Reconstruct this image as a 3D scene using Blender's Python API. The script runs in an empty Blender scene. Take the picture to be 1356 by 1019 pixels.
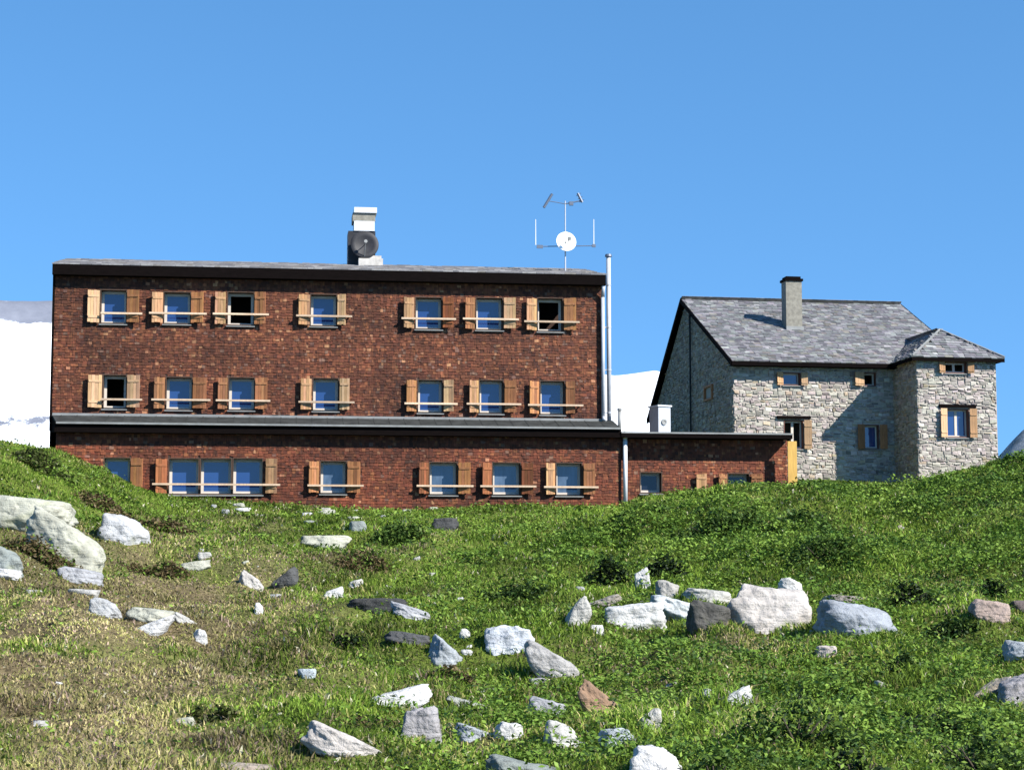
import bpy, bmesh, math, random
import numpy as np
from mathutils import Vector, Matrix

random.seed(7); rng = np.random.default_rng(7)
R = math.radians
scn = bpy.context.scene
col = scn.collection

# ------------------------------------------------------------------ camera model (photo pixels 1356 x 1019)
F, CX, CY, HOR, EYE = 2600.0, 678.0, 509.5, 780.0, 1.65
PITCH = math.atan((HOR - CY) / F)
def ray(px, py):
    u = (px - CX) / F; v = (CY - py) / F
    c, s = math.cos(PITCH), math.sin(PITCH)
    return np.array([u, c - v * s, s + v * c])
CAMP = np.array([0, 0, EYE])

# sun: to the right and behind the camera
SUN_AZ, SUN_EL = R(54), R(37)      # azimuth measured from -Y towards +X
SUN_DIR = Vector((math.sin(SUN_AZ) * math.cos(SUN_EL), -math.cos(SUN_AZ) * math.cos(SUN_EL), math.sin(SUN_EL)))

# ------------------------------------------------------------------ noise
def _h(ix, iy, seed):
    n = (ix.astype(np.int64) * 374761393 + iy.astype(np.int64) * 668265263 + seed * 974634777) & 0xFFFFFFFF
    n = ((n ^ (n >> 13)) * 1274126177) & 0xFFFFFFFF
    n = (n ^ (n >> 16)) & 0xFFFFFFFF
    return n / 4294967295.0
def vnoise(x, y, seed=0):
    x = np.asarray(x, float); y = np.asarray(y, float)
    ix = np.floor(x); iy = np.floor(y); fx = x - ix; fy = y - iy
    ux = fx * fx * fx * (fx * (fx * 6 - 15) + 10); uy = fy * fy * fy * (fy * (fy * 6 - 15) + 10)
    a = _h(ix, iy, seed); b = _h(ix + 1, iy, seed); c = _h(ix, iy + 1, seed); d = _h(ix + 1, iy + 1, seed)
    return (a + (b - a) * ux) * (1 - uy) + (c + (d - c) * ux) * uy - 0.5
def fbm(x, y, oct=4, seed=0, gain=0.5):
    s = 0; a = 1
    for k in range(oct):
        s = s + a * vnoise(np.asarray(x) * 2 ** k + 13.7 * k, np.asarray(y) * 2 ** k - 7.1 * k, seed + k); a *= gain
    return s

# ------------------------------------------------------------------ terrain height
BD = [-60, 0, 8, 15, 20, 25, 32, 40, 50, 60, 66, 75, 90, 115, 220, 600, 4000]
BZ = [-2.5, 0, .1, .27, .36, .70, 1.28, 2.08, 3.06, 3.88, 4.28, 4.9, 5.6, 5.6, -12, -70, -90]
SP = [-500, -100, 0, 75, 130, 175, 205, 250, 330, 450, 820, 845, 900, 1000, 1100, 1150, 1214, 1320, 1356, 1500, 2000]
SV = [3.4, 2.5, 2.2, 1.85, 1.44, .92, .66, .44, .26, .12, .14, .38, .60, .84, .82, .70, .76, 1.46, 1.6, 2.1, 3.0]
def terrain(x, y, noise=True):
    x = np.asarray(x, float); y = np.asarray(y, float)
    z = np.interp(y, BD, BZ)
    px = np.clip(x / np.maximum(y, 12.0) * F + CX, -500, 2000)
    w = np.clip((y - 24) / 30.0, 0, 1); w = w * w * (3 - 2 * w) * np.clip((190 - y) / 90, 0, 1)
    z = z + np.interp(px, SP, SV) * w
    if noise:
        amp = np.interp(y, [0, 12, 30, 52, 60, 80, 120, 400, 4000], [.3, .8, 1, 1, .25, .35, 1, 4, 10])
        z = z + amp * (0.46 * fbm(x / 3.1, y / 3.6, 3, 5) + 0.33 * fbm(x / .95, y / 1.1, 2, 11) + .06 * vnoise(x / .3, y / .3, 21))
    return z
def hit(px, py, d0=13.0, d1=75.0):
    d = np.linspace(d0, d1, 1500)
    r = ray(px, py)
    x = r[0] / r[1] * d; zr = EYE + r[2] / r[1] * d
    below = terrain(x, d) >= zr
    k = int(np.argmax(below)) if below.any() else len(d) - 1
    return float(x[k]), float(d[k]), float(terrain(x[k], d[k]))

# ------------------------------------------------------------------ materials
def mat(name):
    m = bpy.data.materials.new(name); m.use_nodes = True
    nt = m.node_tree; b = nt.nodes['Principled BSDF']
    return m, nt, b
def N(nt, t, **kw):
    n = nt.nodes.new(t)
    for k, v in kw.items():
        if k.startswith('i_'):
            n.inputs[k[2:].replace('_', ' ')].default_value = v
        else:
            setattr(n, k, v)
    return n
def mixc(nt, a, b, f, mode='MIX'):
    n = nt.nodes.new('ShaderNodeMix'); n.data_type = 'RGBA'; n.blend_type = mode
    for i, v in ((6, a), (7, b), (0, f)):
        if hasattr(v, 'links'): nt.links.new(v, n.inputs[i])
        else: n.inputs[i].default_value = v if not isinstance(v, tuple) or len(v) == 4 else (*v, 1)
    return n.outputs[2]
def ramp(nt, src, stops):
    n = nt.nodes.new('ShaderNodeValToRGB'); e = n.color_ramp.elements
    while len(e) < len(stops): e.new(.5)
    for k, (p, c) in enumerate(stops):
        e[k].position = p; e[k].color = (*c, 1) if isinstance(c, tuple) else (c, c, c, 1)
    nt.links.new(src, n.inputs[0]); return n.outputs[0]
def noise_node(nt, scale, detail=4, rough=.55, vec=None, dist=0):
    n = N(nt, 'ShaderNodeTexNoise'); n.inputs['Scale'].default_value = scale; n.inputs['Detail'].default_value = detail
    n.inputs['Roughness'].default_value = rough; n.inputs['Distortion'].default_value = dist
    if vec is not None: nt.links.new(vec, n.inputs['Vector'])
    return n.outputs['Fac']
def objvec(nt, scale=(1, 1, 1)):
    t = N(nt, 'ShaderNodeTexCoord'); m = N(nt, 'ShaderNodeMapping'); m.inputs['Scale'].default_value = scale
    nt.links.new(t.outputs['Object'], m.inputs['Vector']); return m.outputs['Vector']
def bump(nt, b, h, strength=.4, dist=.02):
    n = N(nt, 'ShaderNodeBump'); n.inputs['Strength'].default_value = strength; n.inputs['Distance'].default_value = dist
    nt.links.new(h, n.inputs['Height']); nt.links.new(n.outputs[0], b.inputs['Normal'])
def setc(nt, b, c): nt.links.new(c, b.inputs['Base Color'])

def m_attr(name, rough=.85, grain=(6, 6, 6), lo=.7, hi=1.25, bs=.3, spec=.3, gscale=3.0):
    m, nt, b = mat(name)
    a = N(nt, 'ShaderNodeAttribute', attribute_name='col')
    n = noise_node(nt, gscale, 5, .6, objvec(nt, grain))
    f = ramp(nt, n, [(.25, lo), (.75, hi)])
    setc(nt, b, mixc(nt, a.outputs['Color'], f, 1.0, 'MULTIPLY'))
    b.inputs['Roughness'].default_value = rough; b.inputs['Specular IOR Level'].default_value = spec
    if bs: bump(nt, b, n, bs, .01)
    return m
def m_plain(name, c, rough=.6, metal=0, var=.25, scale=4, spec=.4, vec=(1, 1, 1)):
    m, nt, b = mat(name)
    n = noise_node(nt, scale, 5, .6, objvec(nt, vec))
    f = ramp(nt, n, [(.25, 1 - var), (.75, 1 + var)])
    setc(nt, b, mixc(nt, (*c, 1), f, 1.0, 'MULTIPLY'))
    b.inputs['Roughness'].default_value = rough; b.inputs['Metallic'].default_value = metal
    b.inputs['Specular IOR Level'].default_value = spec
    bump(nt, b, n, .15, .01)
    return m
def m_wood(name, c, var=.35):
    m, nt, b = mat(name)
    oi = N(nt, 'ShaderNodeObjectInfo')
    n = noise_node(nt, 3, 6, .65, objvec(nt, (7, 7, .8)), .4)
    n2 = noise_node(nt, 1.1, 2, .5, objvec(nt, (1, 1, 1)))
    f = ramp(nt, n, [(.25, 1 - var), (.75, 1 + var)])
    k = mixc(nt, (*c, 1), f, 1.0, 'MULTIPLY')
    k = mixc(nt, k, (c[0] * .55, c[1] * .5, c[2] * .45, 1), ramp(nt, n2, [(.5, 0.0), (.75, .6)]))
    rv = ramp(nt, oi.outputs['Random'], [(0, .72), (1, 1.2)])
    at_ = N(nt, 'ShaderNodeAttribute', attribute_name='col'); k = mixc(nt, k, at_.outputs['Color'], 1.0, 'MULTIPLY')
    setc(nt, b, mixc(nt, k, rv, 1.0, 'MULTIPLY'))
    b.inputs['Roughness'].default_value = .75; b.inputs['Specular IOR Level'].default_value = .3
    bump(nt, b, n, .3, .008)
    return m

M = {}
M['shingle'] = m_attr('wood_shingle', .8, (9, 9, .5), .55, 1.4, .35)
M['stone'] = m_attr('rubble_stone', .9, (1, 1, 1), .72, 1.2, .6, .25, 9.0)
M['slate'] = m_attr('grey_roof_shingle', .75, (1, 1, 1), .7, 1.25, .3, .35, 7.0)
M['mortar'] = m_plain('mortar', (.36, .318, .272), .95, 0, .2, 6)
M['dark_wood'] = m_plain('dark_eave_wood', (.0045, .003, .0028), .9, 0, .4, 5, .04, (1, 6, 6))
M['backing'] = m_plain('shingle_backing', (.035, .018, .012), .9)
M['interior'] = m_plain('interior', (.03, .026, .022), .95)
M['pale_wood'] = m_wood('pale_weathered_wood', (.40, .225, .11))
M['new_wood'] = m_wood('new_spruce_wood', (.46, .29, .16), .25)
M['tan_wood'] = m_wood('tan_larch_wood', (.31, .135, .055))
M['orange_wood'] = m_wood('orange_larch_wood', (.23, .078, .028))
M['yellow_wood'] = m_wood('yellow_spruce_board', (.50, .30, .075), .2)
M['rail_wood'] = m_wood('rail_wood', (.52, .38, .26), .2)
M['sash'] = m_plain('pale_sash_paint', (.50, .44, .37), .5, 0, .1)
M['zinc'] = m_plain('weathered_zinc', (.20, .20, .19), .55, .15, .25, 2.5)
M['zinc_dark'] = m_plain('dark_sheet_roof', (.035, .036, .034), .95, 0, .5, 3, .08)
M['steel'] = m_plain('galvanised_steel', (.40, .41, .43), .45, .1, .12, 5)
M['white_metal'] = m_plain('white_sheet_metal', (.58, .59, .60), .5, 0, .06)
M['black'] = m_plain('dark_grey_coating', (.022, .021, .024), .6, 0, .5, 3, .3)
M['antenna'] = m_plain('antenna_metal', (.11, .13, .17), .5, .3, .1)
M['dish'] = m_plain('white_dish_paint', (.80, .80, .77), .5, 0, .05)
M['concrete'] = m_plain('rough_concrete', (.42, .39, .35), .9, 0, .3, 6)
M['chimney'] = m_plain('chimney_render', (.20, .185, .15), .9, 0, .35, 7)
M['lining'] = m_plain('shade_toned_reveal_wood', (.055, .03, .018), .75, 0, .3)  # reveal colour darkened to deepen the shade inside the window recess
M['red_wood'] = m_plain('red_window_wood', (.13, .05, .03), .6, 0, .25)
def m_glass():
    m, nt, b = mat('window_glass')
    oi = N(nt, 'ShaderNodeObjectInfo')
    n = noise_node(nt, .9, 2, .5, objvec(nt))
    setc(nt, b, mixc(nt, (.012, .035, .13, 1), (.02, .05, .15, 1), n))  # blue base tint stands in for the reflected sky
    b.inputs['Roughness'].default_value = .04; b.inputs['IOR'].default_value = 1.75
    bump(nt, b, n, .08, .05)
    return m
M['glass'] = m_glass()
M['glass_dark'] = m_plain('dim_glass', (.008, .011, .022), .12, 0, .3, 2, .5)
M['curtain'] = m_plain('curtained_glass', (.06, .09, .135), .10, 0, .45, 1.6, .8, (3, 1, 1))

def m_rock():
    m, nt, b = mat('gneiss_rock')
    oi = N(nt, 'ShaderNodeObjectInfo')
    v = objvec(nt)
    n1 = noise_node(nt, 2.2, 8, .68, v, .6)
    n2 = noise_node(nt, 9, 6, .7, v)
    n3 = noise_node(nt, 1.1, 3, .6, v, 1.0)
    lay = noise_node(nt, 2.0, 5, .6, objvec(nt, (.6, .8, 5)), .8)
    c = mixc(nt, oi.outputs['Color'], ramp(nt, n1, [(.28, .52), (.5, .98), (.75, 1.22)]), 1.0, 'MULTIPLY')
    c = mixc(nt, c, ramp(nt, lay, [(.3, .70), (.55, 1.06)]), .5, 'MULTIPLY')
    c = mixc(nt, c, (.09, .085, .075, 1), ramp(nt, n2, [(.57, 0.0), (.72, .65)]))
    c = mixc(nt, c, (.30, .31, .17, 1), ramp(nt, n3, [(.55, 0.0), (.72, .55)]))
    setc(nt, b, c)
    b.inputs['Roughness'].default_value = .92; b.inputs['Specular IOR Level'].default_value = .25
    s = N(nt, 'ShaderNodeMath', operation='ADD'); nt.links.new(n1, s.inputs[0]); nt.links.new(lay, s.inputs[1])
    s2 = N(nt, 'ShaderNodeMath', operation='ADD'); nt.links.new(s.outputs[0], s2.inputs[0]); nt.links.new(n2, s2.inputs[1])
    bump(nt, b, s2.outputs[0], .8, .06)
    return m
M['rock'] = m_rock()
def m_leafy(name, trans=.3, rough=.6):
    m, nt, b = mat(name)
    a = N(nt, 'ShaderNodeAttribute', attribute_name='col')
    setc(nt, b, a.outputs['Color'])
    b.inputs['Roughness'].default_value = rough; b.inputs['Specular IOR Level'].default_value = .1
    t = N(nt, 'ShaderNodeBsdfTranslucent'); nt.links.new(a.outputs['Color'], t.inputs['Color'])
    mx = N(nt, 'ShaderNodeMixShader'); mx.inputs[0].default_value = trans
    nt.links.new(b.outputs[0], mx.inputs[1]); nt.links.new(t.outputs[0], mx.inputs[2])
    nt.links.new(mx.outputs[0], nt.nodes['Material Output'].inputs['Surface'])
    return m
M['grass'] = m_leafy('grass_blade', .3)
M['leaf'] = m_leafy('shrub_leaf', .2, .5)
M['stem'] = m_plain('shrub_stem', (.06, .045, .03), .9)
def m_ground():
    m, nt, b = mat('alpine_turf')
    a = N(nt, 'ShaderNodeAttribute', attribute_name='col')
    n = noise_node(nt, 3.0, 8, .7, objvec(nt)); n2 = noise_node(nt, 22, 8, .8, objvec(nt))
    c = mixc(nt, a.outputs['Color'], ramp(nt, n, [(.3, .6), (.7, 1.35)]), 1.0, 'MULTIPLY')
    c = mixc(nt, c, (.035, .026, .016, 1), ramp(nt, n2, [(.47, 0.0), (.6, .9)]))
    setc(nt, b, c); b.inputs['Roughness'].default_value = .95; b.inputs['Specular IOR Level'].default_value = .1
    bump(nt, b, n2, .8, .05)
    return m
M['ground'] = m_ground()
def m_snow():
    m, nt, b = mat('snow_and_rock')
    a = N(nt, 'ShaderNodeAttribute', attribute_name='rock')
    n = noise_node(nt, .03, 7, .7, objvec(nt))
    s = N(nt, 'ShaderNodeMath', operation='ADD'); nt.links.new(a.outputs['Fac'], s.inputs[0])
    k = N(nt, 'ShaderNodeMath', operation='MULTIPLY_ADD'); nt.links.new(n, k.inputs[0]); k.inputs[1].default_value = 1.3; k.inputs[2].default_value = -.65
    nt.links.new(k.outputs[0], s.inputs[1])
    f = ramp(nt, s.outputs[0], [(.46, 0.0), (.56, 1.0)])
    rk = mixc(nt, (.09, .10, .13, 1), (.24, .25, .29, 1), noise_node(nt, .05, 6, .7, objvec(nt)))
    setc(nt, b, mixc(nt, (.86, .87, .88, 1), rk, f)); b.inputs['Roughness'].default_value = .8
    b.inputs['Specular IOR Level'].default_value = .2
    return m
M['snow'] = m_snow()
def m_ridge():
    m, nt, b = mat('scree_slope')
    n = noise_node(nt, .08, 8, .7, objvec(nt))
    setc(nt, b, ramp(nt, n, [(.35, (.10, .12, .12)), (.55, (.24, .26, .27)), (.7, (.42, .43, .43))]))
    b.inputs['Roughness'].default_value = .95; bump(nt, b, n, .8, 2.0)
    return m
M['scree'] = m_ridge()

# ------------------------------------------------------------------ mesh builder
class MB:
    def __init__(s): s.v = []; s.f = []; s.c = []
    def face(s, pts, c=(1, 1, 1)):
        i = len(s.v); s.v.extend([tuple(p) for p in pts]); s.f.append(tuple(range(i, i + len(pts)))); s.c.append(c)
    def box(s, x0, x1, y0, y1, z0, z1, c=(1, 1, 1)):
        i = len(s.v)
        s.v += [(x0, y0, z0), (x1, y0, z0), (x1, y1, z0), (x0, y1, z0), (x0, y0, z1), (x1, y0, z1), (x1, y1, z1), (x0, y1, z1)]
        for q in ((0, 1, 5, 4), (1, 2, 6, 5), (2, 3, 7, 6), (3, 0, 4, 7), (4, 5, 6, 7), (3, 2, 1, 0)):
            s.f.append(tuple(i + k for k in q)); s.c.append(c)
    def hexa(s, p, c=(1, 1, 1)):      # eight corners, bottom four then top four
        i = len(s.v); s.v += [tuple(q) for q in p]
        for q in ((0, 1, 5, 4), (1, 2, 6, 5), (2, 3, 7, 6), (3, 0, 4, 7), (4, 5, 6, 7), (3, 2, 1, 0)):
            s.f.append(tuple(i + k for k in q)); s.c.append(c)
    def slab(s, poly, off, c=(1, 1, 1)):   # a polygon extruded along off
        n = len(poly); i = len(s.v)
        s.v += [tuple(p) for p in poly] + [tuple(np.array(p) + np.array(off)) for p in poly]
        s.f.append(tuple(range(i, i + n))); s.c.append(c)
        s.f.append(tuple(range(i + 2 * n - 1, i + n - 1, -1))); s.c.append(c)
        for k in range(n):
            s.f.append((i + (k + 1) % n, i + k, i + n + k, i + n + (k + 1) % n)); s.c.append(c)
    def tube(s, p0, p1, r0, r1=None, n=10, c=(1, 1, 1)):
        r1 = r0 if r1 is None else r1
        p0 = Vector(p0); p1 = Vector(p1); d = (p1 - p0).normalized()
        a = d.orthogonal().normalized(); b = d.cross(a); i = len(s.v)
        for p, r in ((p0, r0), (p1, r1)):
            for k in range(n):
                t = 2 * math.pi * k / n; s.v.append(tuple(p + (a * math.cos(t) + b * math.sin(t)) * r))
        for k in range(n):
            s.f.append((i + k, i + (k + 1) % n, i + n + (k + 1) % n, i + n + k)); s.c.append(c)
        s.f.append(tuple(i + k for k in reversed(range(n)))); s.c.append(c)
        s.f.append(tuple(i + n + k for k in range(n))); s.c.append(c)
    def lathe(s, c0, axis, prof, n=24, c=(1, 1, 1)):
        c0 = Vector(c0); d = Vector(axis).normalized(); a = d.orthogonal().normalized(); b = d.cross(a); i = len(s.v)
        for t_, r in prof:
            for k in range(n):
                t = 2 * math.pi * k / n; s.v.append(tuple(c0 + d * t_ + (a * math.cos(t) + b * math.sin(t)) * r))
        for j in range(len(prof) - 1):
            for k in range(n):
                s.f.append((i + j * n + k, i + j * n + (k + 1) % n, i + (j + 1) * n + (k + 1) % n, i + (j + 1) * n + k)); s.c.append(c)
    def build(s, name, m, parent=None, smooth=False):
        me = bpy.data.meshes.new(name); me.from_pydata(s.v, [], s.f)
        cnt = np.array([len(f) for f in s.f]); cc = np.repeat(np.array([(*c, 1.0) for c in s.c]), cnt, axis=0)
        at = me.color_attributes.new('col', 'FLOAT_COLOR', 'CORNER'); at.data.foreach_set('color', cc.astype(np.float32).ravel())
        me.materials.append(m)
        if smooth: me.polygons.foreach_set('use_smooth', [True] * len(me.polygons))
        me.update()
        o = bpy.data.objects.new(name, me); col.objects.link(o)
        if parent is not None: o.parent = parent
        return o
def tag(o, label=None, cat=None, group=None, kind=None):
    if label: o['label'] = label
    if cat: o['category'] = cat
    if group: o['group'] = group
    if kind: o['kind'] = kind
    return o
def empty(name, loc, rz=0, label=None, cat=None, group=None):
    o = bpy.data.objects.new(name, None); o.empty_display_size = .5; col.objects.link(o)
    o.location = loc; o.rotation_euler = (0, 0, rz); tag(o, label, cat, group); return o

class Frame:      # a facade: local x along it, y into the building, z up
    def __init__(s, px0, pxc, pyc, dist, yaw, z0):
        s.th = yaw; s.e = np.array([math.cos(yaw), math.sin(yaw), 0]); s.n = np.array([-math.sin(yaw), math.cos(yaw), 0])
        r = ray(pxc, pyc); P = CAMP + r / r[1] * dist
        r = ray(px0, pyc); t = np.dot(P - CAMP, s.n) / np.dot(r, s.n); O = CAMP + r * t
        s.O = np.array([O[0], O[1], z0])
    def at(s, px, py, y=0.0):
        r = ray(px, py); t = np.dot(s.O + s.n * y - CAMP, s.n) / np.dot(r, s.n)
        q = CAMP + r * t - s.O
        return float(np.dot(q, s.e)), float(q[2])
    def x(s, px, y=0.0, py=500): return s.at(px, py, y)[0]
    def z(s, py, y=0.0, px=435): return s.at(px, py, y)[1]
    def world(s, x, y, z): return s.O + s.e * x + s.n * y + np.array([0, 0, z])

def holed_wall(mb, x0, x1, z0, z1, y, holes, c=(1, 1, 1)):
    xs = sorted({x0, x1, *[h[k] for h in holes for k in (0, 1) if x0 < h[k] < x1]})
    zs = sorted({z0, z1, *[h[k] for h in holes for k in (2, 3) if z0 < h[k] < z1]})
    for i in range(len(xs) - 1):
        for j in range(len(zs) - 1):
            mx = (xs[i] + xs[i + 1]) / 2; mz = (zs[j] + zs[j + 1]) / 2
            if any(h[0] < mx < h[1] and h[2] < mz < h[3] for h in holes): continue
            mb.face([(xs[i], y, zs[j]), (xs[i + 1], y, zs[j]), (xs[i + 1], y, zs[j + 1]), (xs[i], y, zs[j + 1])], c)

# ================================================================== WOODEN HUT
HF = Frame(71, 435, 460, 63.0, R(7.2), 3.6)
HL = HF.x(801)                     # length of the upper block
GY = -1.05                         # plane of the ground-floor wall
AY = -0.80                         # plane of the annexe wall
DEPTH = 9.0
hut = empty('mountain_hut', tuple(HF.O), HF.th,
            'long brown shingle-clad mountain hut with rows of shuttered windows and a flat-roofed annexe', 'hut')

# left shutter px, opening px, right shutter px, top py, sill py, rail py, rail px, state, tones
UP = [
 ((113.4, 132), (132.3, 168.4), (168.6, 188), 383, 428.6, 416, (134, 189), 'glass', ('new', 'tan')),
 ((198, 215.6), (216, 253), (253.4, 273), 386, 429, 416, (198, 274), 'glass', ('pale', 'tan')),
 ((282, 299), (300.5, 337), (337.4, 355), 386, 431, 417, (282, 356), 'dark', ('pale', 'tan')),
 ((392, 410), (410.5, 446.6), (447, 460), 389, 432, 419.5, (392, 466), 'glass', ('pale', 'new')),
 ((531, 548), (549.5, 586), (586.4, 603), 393, 436, 423, (531, 603), 'glass', ('pale', 'orange')),
 ((612.5, 628), (629.5, 666.5), (667, 685), 393.5, 437, 423.5, (612, 686), 'glass', ('tan', 'new')),
 ((694, 710), (711, 746), (746.4, 765), 394, 439, 427, (693, 766), 'dark', ('pale', 'tan')),
 ((113.4, 135), (135.5, 168), (168.6, 188.6), 495.5, 541, 529.5, (134, 189), 'dark', ('new', 'new')),
 ((201, 218), (219, 255), (255.6, 277), 498.5, 542.5, 530, (201, 279), 'glass', ('tan', 'tan')),
 ((286, 301), (302, 337.6), (338, 357), 499, 543, 531, (286, 358), 'glass', ('tan', 'tan')),
 ((395, 412), (413.5, 449), (449.6, 465), 500, 544, 533, (395, 469), 'glass', ('pale', 'new')),
 ((535, 551), (552.5, 587), (587.6, 603), 502, 546.5, 535, (535, 605), 'glass', ('tan', 'new')),
 ((618, 633), (634, 667), (668, 686), 502.5, 547.5, 535.5, (617, 689), 'glass', ('pale', 'tan')),
 ((698, 713), (714.5, 748.5), (749, 763), 503.5, 549, 537, (698, 771), 'glass', ('tan', 'tan')),
]
GR = [
 (None, (136.7, 173), (173.4, 193), 605, 652, None, None, 'glass', ('tan', 'tan')),
 ((203, 221), (222.5, 264), None, 606, 654.5, 641.5, (202, 371), 'glass', ('orange', 'tan')),
 (None, (264.6, 307), None, 606, 654.5, None, None, 'glass', ('tan', 'tan')),
 (None, (307.6, 348.5), (352, 370), 606, 654.5, None, None, 'glass', ('tan', 'pale')),
 ((406, 422), (423.5, 459), (460, 480), 609.5, 653.5, 643, (407, 481), 'curtain', ('tan', 'tan')),
 ((551, 567), (568, 606), (607, 625.5), 611, 655, 643.5, (551, 626), 'curtain', ('orange', 'tan')),
 ((635, 650.4), (651.5, 690), (690.6, 708), 611.5, 655.5, 644, (635, 709), 'curtain', ('orange', 'orange')),
 ((719.5, 734), (735.5, 771.5), (772.5, 790), 612, 656, 645, (719, 791), 'curtain', ('pale', 'tan')),
]
AN = [(None, (847, 877), None, 624.5, 653, None, None, 'dim', ('tan', 'tan')),
      ((918, 935), None, None, 626, 660, None, None, None, ('pale', 'tan')),
      ((948, 962), (963, 993), (994, 1012), 626, 656, None, None, 'dim', ('tan', 'tan'))]
TONE = {'pale': 'pale_wood', 'new': 'new_wood', 'tan': 'tan_wood', 'orange': 'orange_wood'}

def opening(fr, w, y):
    a = fr.at(w[1][0], (w[3] + w[4]) / 2, y)[0]; b = fr.at(w[1][1], (w[3] + w[4]) / 2, y)[0]
    pm = (w[1][0] + w[1][1]) / 2
    return a, b, fr.at(pm, w[4], y)[1], fr.at(pm, w[3], y)[1]

def shutter(fr, parent, pxa, pxb, top, bot, y, side, tone, name='shutter', ang=None):
    pm = (top + bot) / 2
    xa = fr.at(pxa, pm, y)[0]; xb = fr.at(pxb, pm, y)[0]
    z1 = fr.at((pxa + pxb) / 2, top, y)[1]; z0 = fr.at((pxa + pxb) / 2, bot, y)[1]
    sh = .14 * (xb - xa); xa, xb = (xa + sh, xb) if side < 0 else (xa, xb - sh)
    w = xb - xa; m = MB(); n = 4
    for k in range(n):                                   # planks
        m.box(k * w / n + .003, (k + 1) * w / n - .003, -.03 - random.uniform(0, .012), 0, random.uniform(-.012, .012), z1 - z0 + random.uniform(-.012, .012), (lambda t: (t, t * random.uniform(.9, 1.05), t * random.uniform(.82, 1.05)))(random.uniform(.62, 1.22)))
    for zz in (.14, .78):
        m.box(.02, w - .02, -.055, -.028, (z1 - z0) * zz, (z1 - z0) * zz + .07)
    if side < 0:                                         # hinged on its right edge
        for i, p in enumerate(m.v): m.v[i] = (p[0] - w, p[1], p[2])
    o = m.build(name, M[TONE[tone]], parent)
    a = R(random.uniform(9, 18)) if ang is None else ang
    o.location = (xb if side < 0 else xa, y - .075, z0)
    o.rotation_euler = (0, 0, a if side < 0 else -a)
    return o

def window(fr, parent, rect, y, state, recess=.36, sashw=.085, mull=0, frame_mat='sash', lining='lining', sill=True):
    x0, x1, z0, z1 = rect
    m = MB(); t = .03
    m.box(x0, x0 + t, y - .02, y + recess + .06, z0, z1); m.box(x1 - t, x1, y - .02, y + recess + .06, z0, z1)
    m.box(x0 + t, x1 - t, y - .02, y + recess + .06, z1 - t, z1); m.box(x0 + t, x1 - t, y - .02, y + recess + .06, z0, z0 + t)
    fr_o = m.build('window', M[lining], parent)
    a0, a1, b0, b1 = x0 + t, x1 - t, z0 + t, z1 - t
    ya, yb = y + recess - .03, y + recess + .02
    s = MB()
    s.box(a0, a0 + sashw, ya, yb, b0, b1); s.box(a1 - sashw, a1, ya, yb, b0, b1)
    s.box(a0 + sashw, a1 - sashw, ya, yb, b1 - sashw, b1); s.box(a0 + sashw, a1 - sashw, ya, yb, b0, b0 + sashw)
    for k in range(mull):
        mx = a0 + (a1 - a0) * (k + 1) / (mull + 1); s.box(mx - .05, mx + .05, ya - .003, yb, b0 + sashw, b1 - sashw)
    s.build('sash', M[frame_mat], fr_o)
    if state != 'dark':
        g = MB(); g.box(a0 + sashw - .01, a1 - sashw + .01, yb - .03, yb - .015, b0 + sashw - .01, b1 - sashw + .01)
        g.build('pane', M[{'curtain': 'curtain', 'dim': 'glass_dark'}.get(state, 'glass')], fr_o)
    else:                                                 # casement swung open into the room
        g = MB(); d = yb + .02
        g.box(a0 + .02, a0 + .05, d, d + (a1 - a0) * .8, b0 + .02, b1 - .02)
        g.build('open_casement', M['interior'], fr_o)
    if sill:
        q = MB(); q.hexa([(x0 - .02, y - .09, z0 - .05), (x1 + .02, y - .09, z0 - .05), (x1 + .02, y + .02, z0 - .05), (x0 - .02, y + .02, z0 - .05),
                          (x0 - .02, y - .09, z0 - .022), (x1 + .02, y - .09, z0 - .022), (x1 + .02, y + .02, z0 - .002), (x0 - .02, y + .02, z0 - .002)])
        q.build('sill', M['zinc'], fr_o)
    return fr_o

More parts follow.
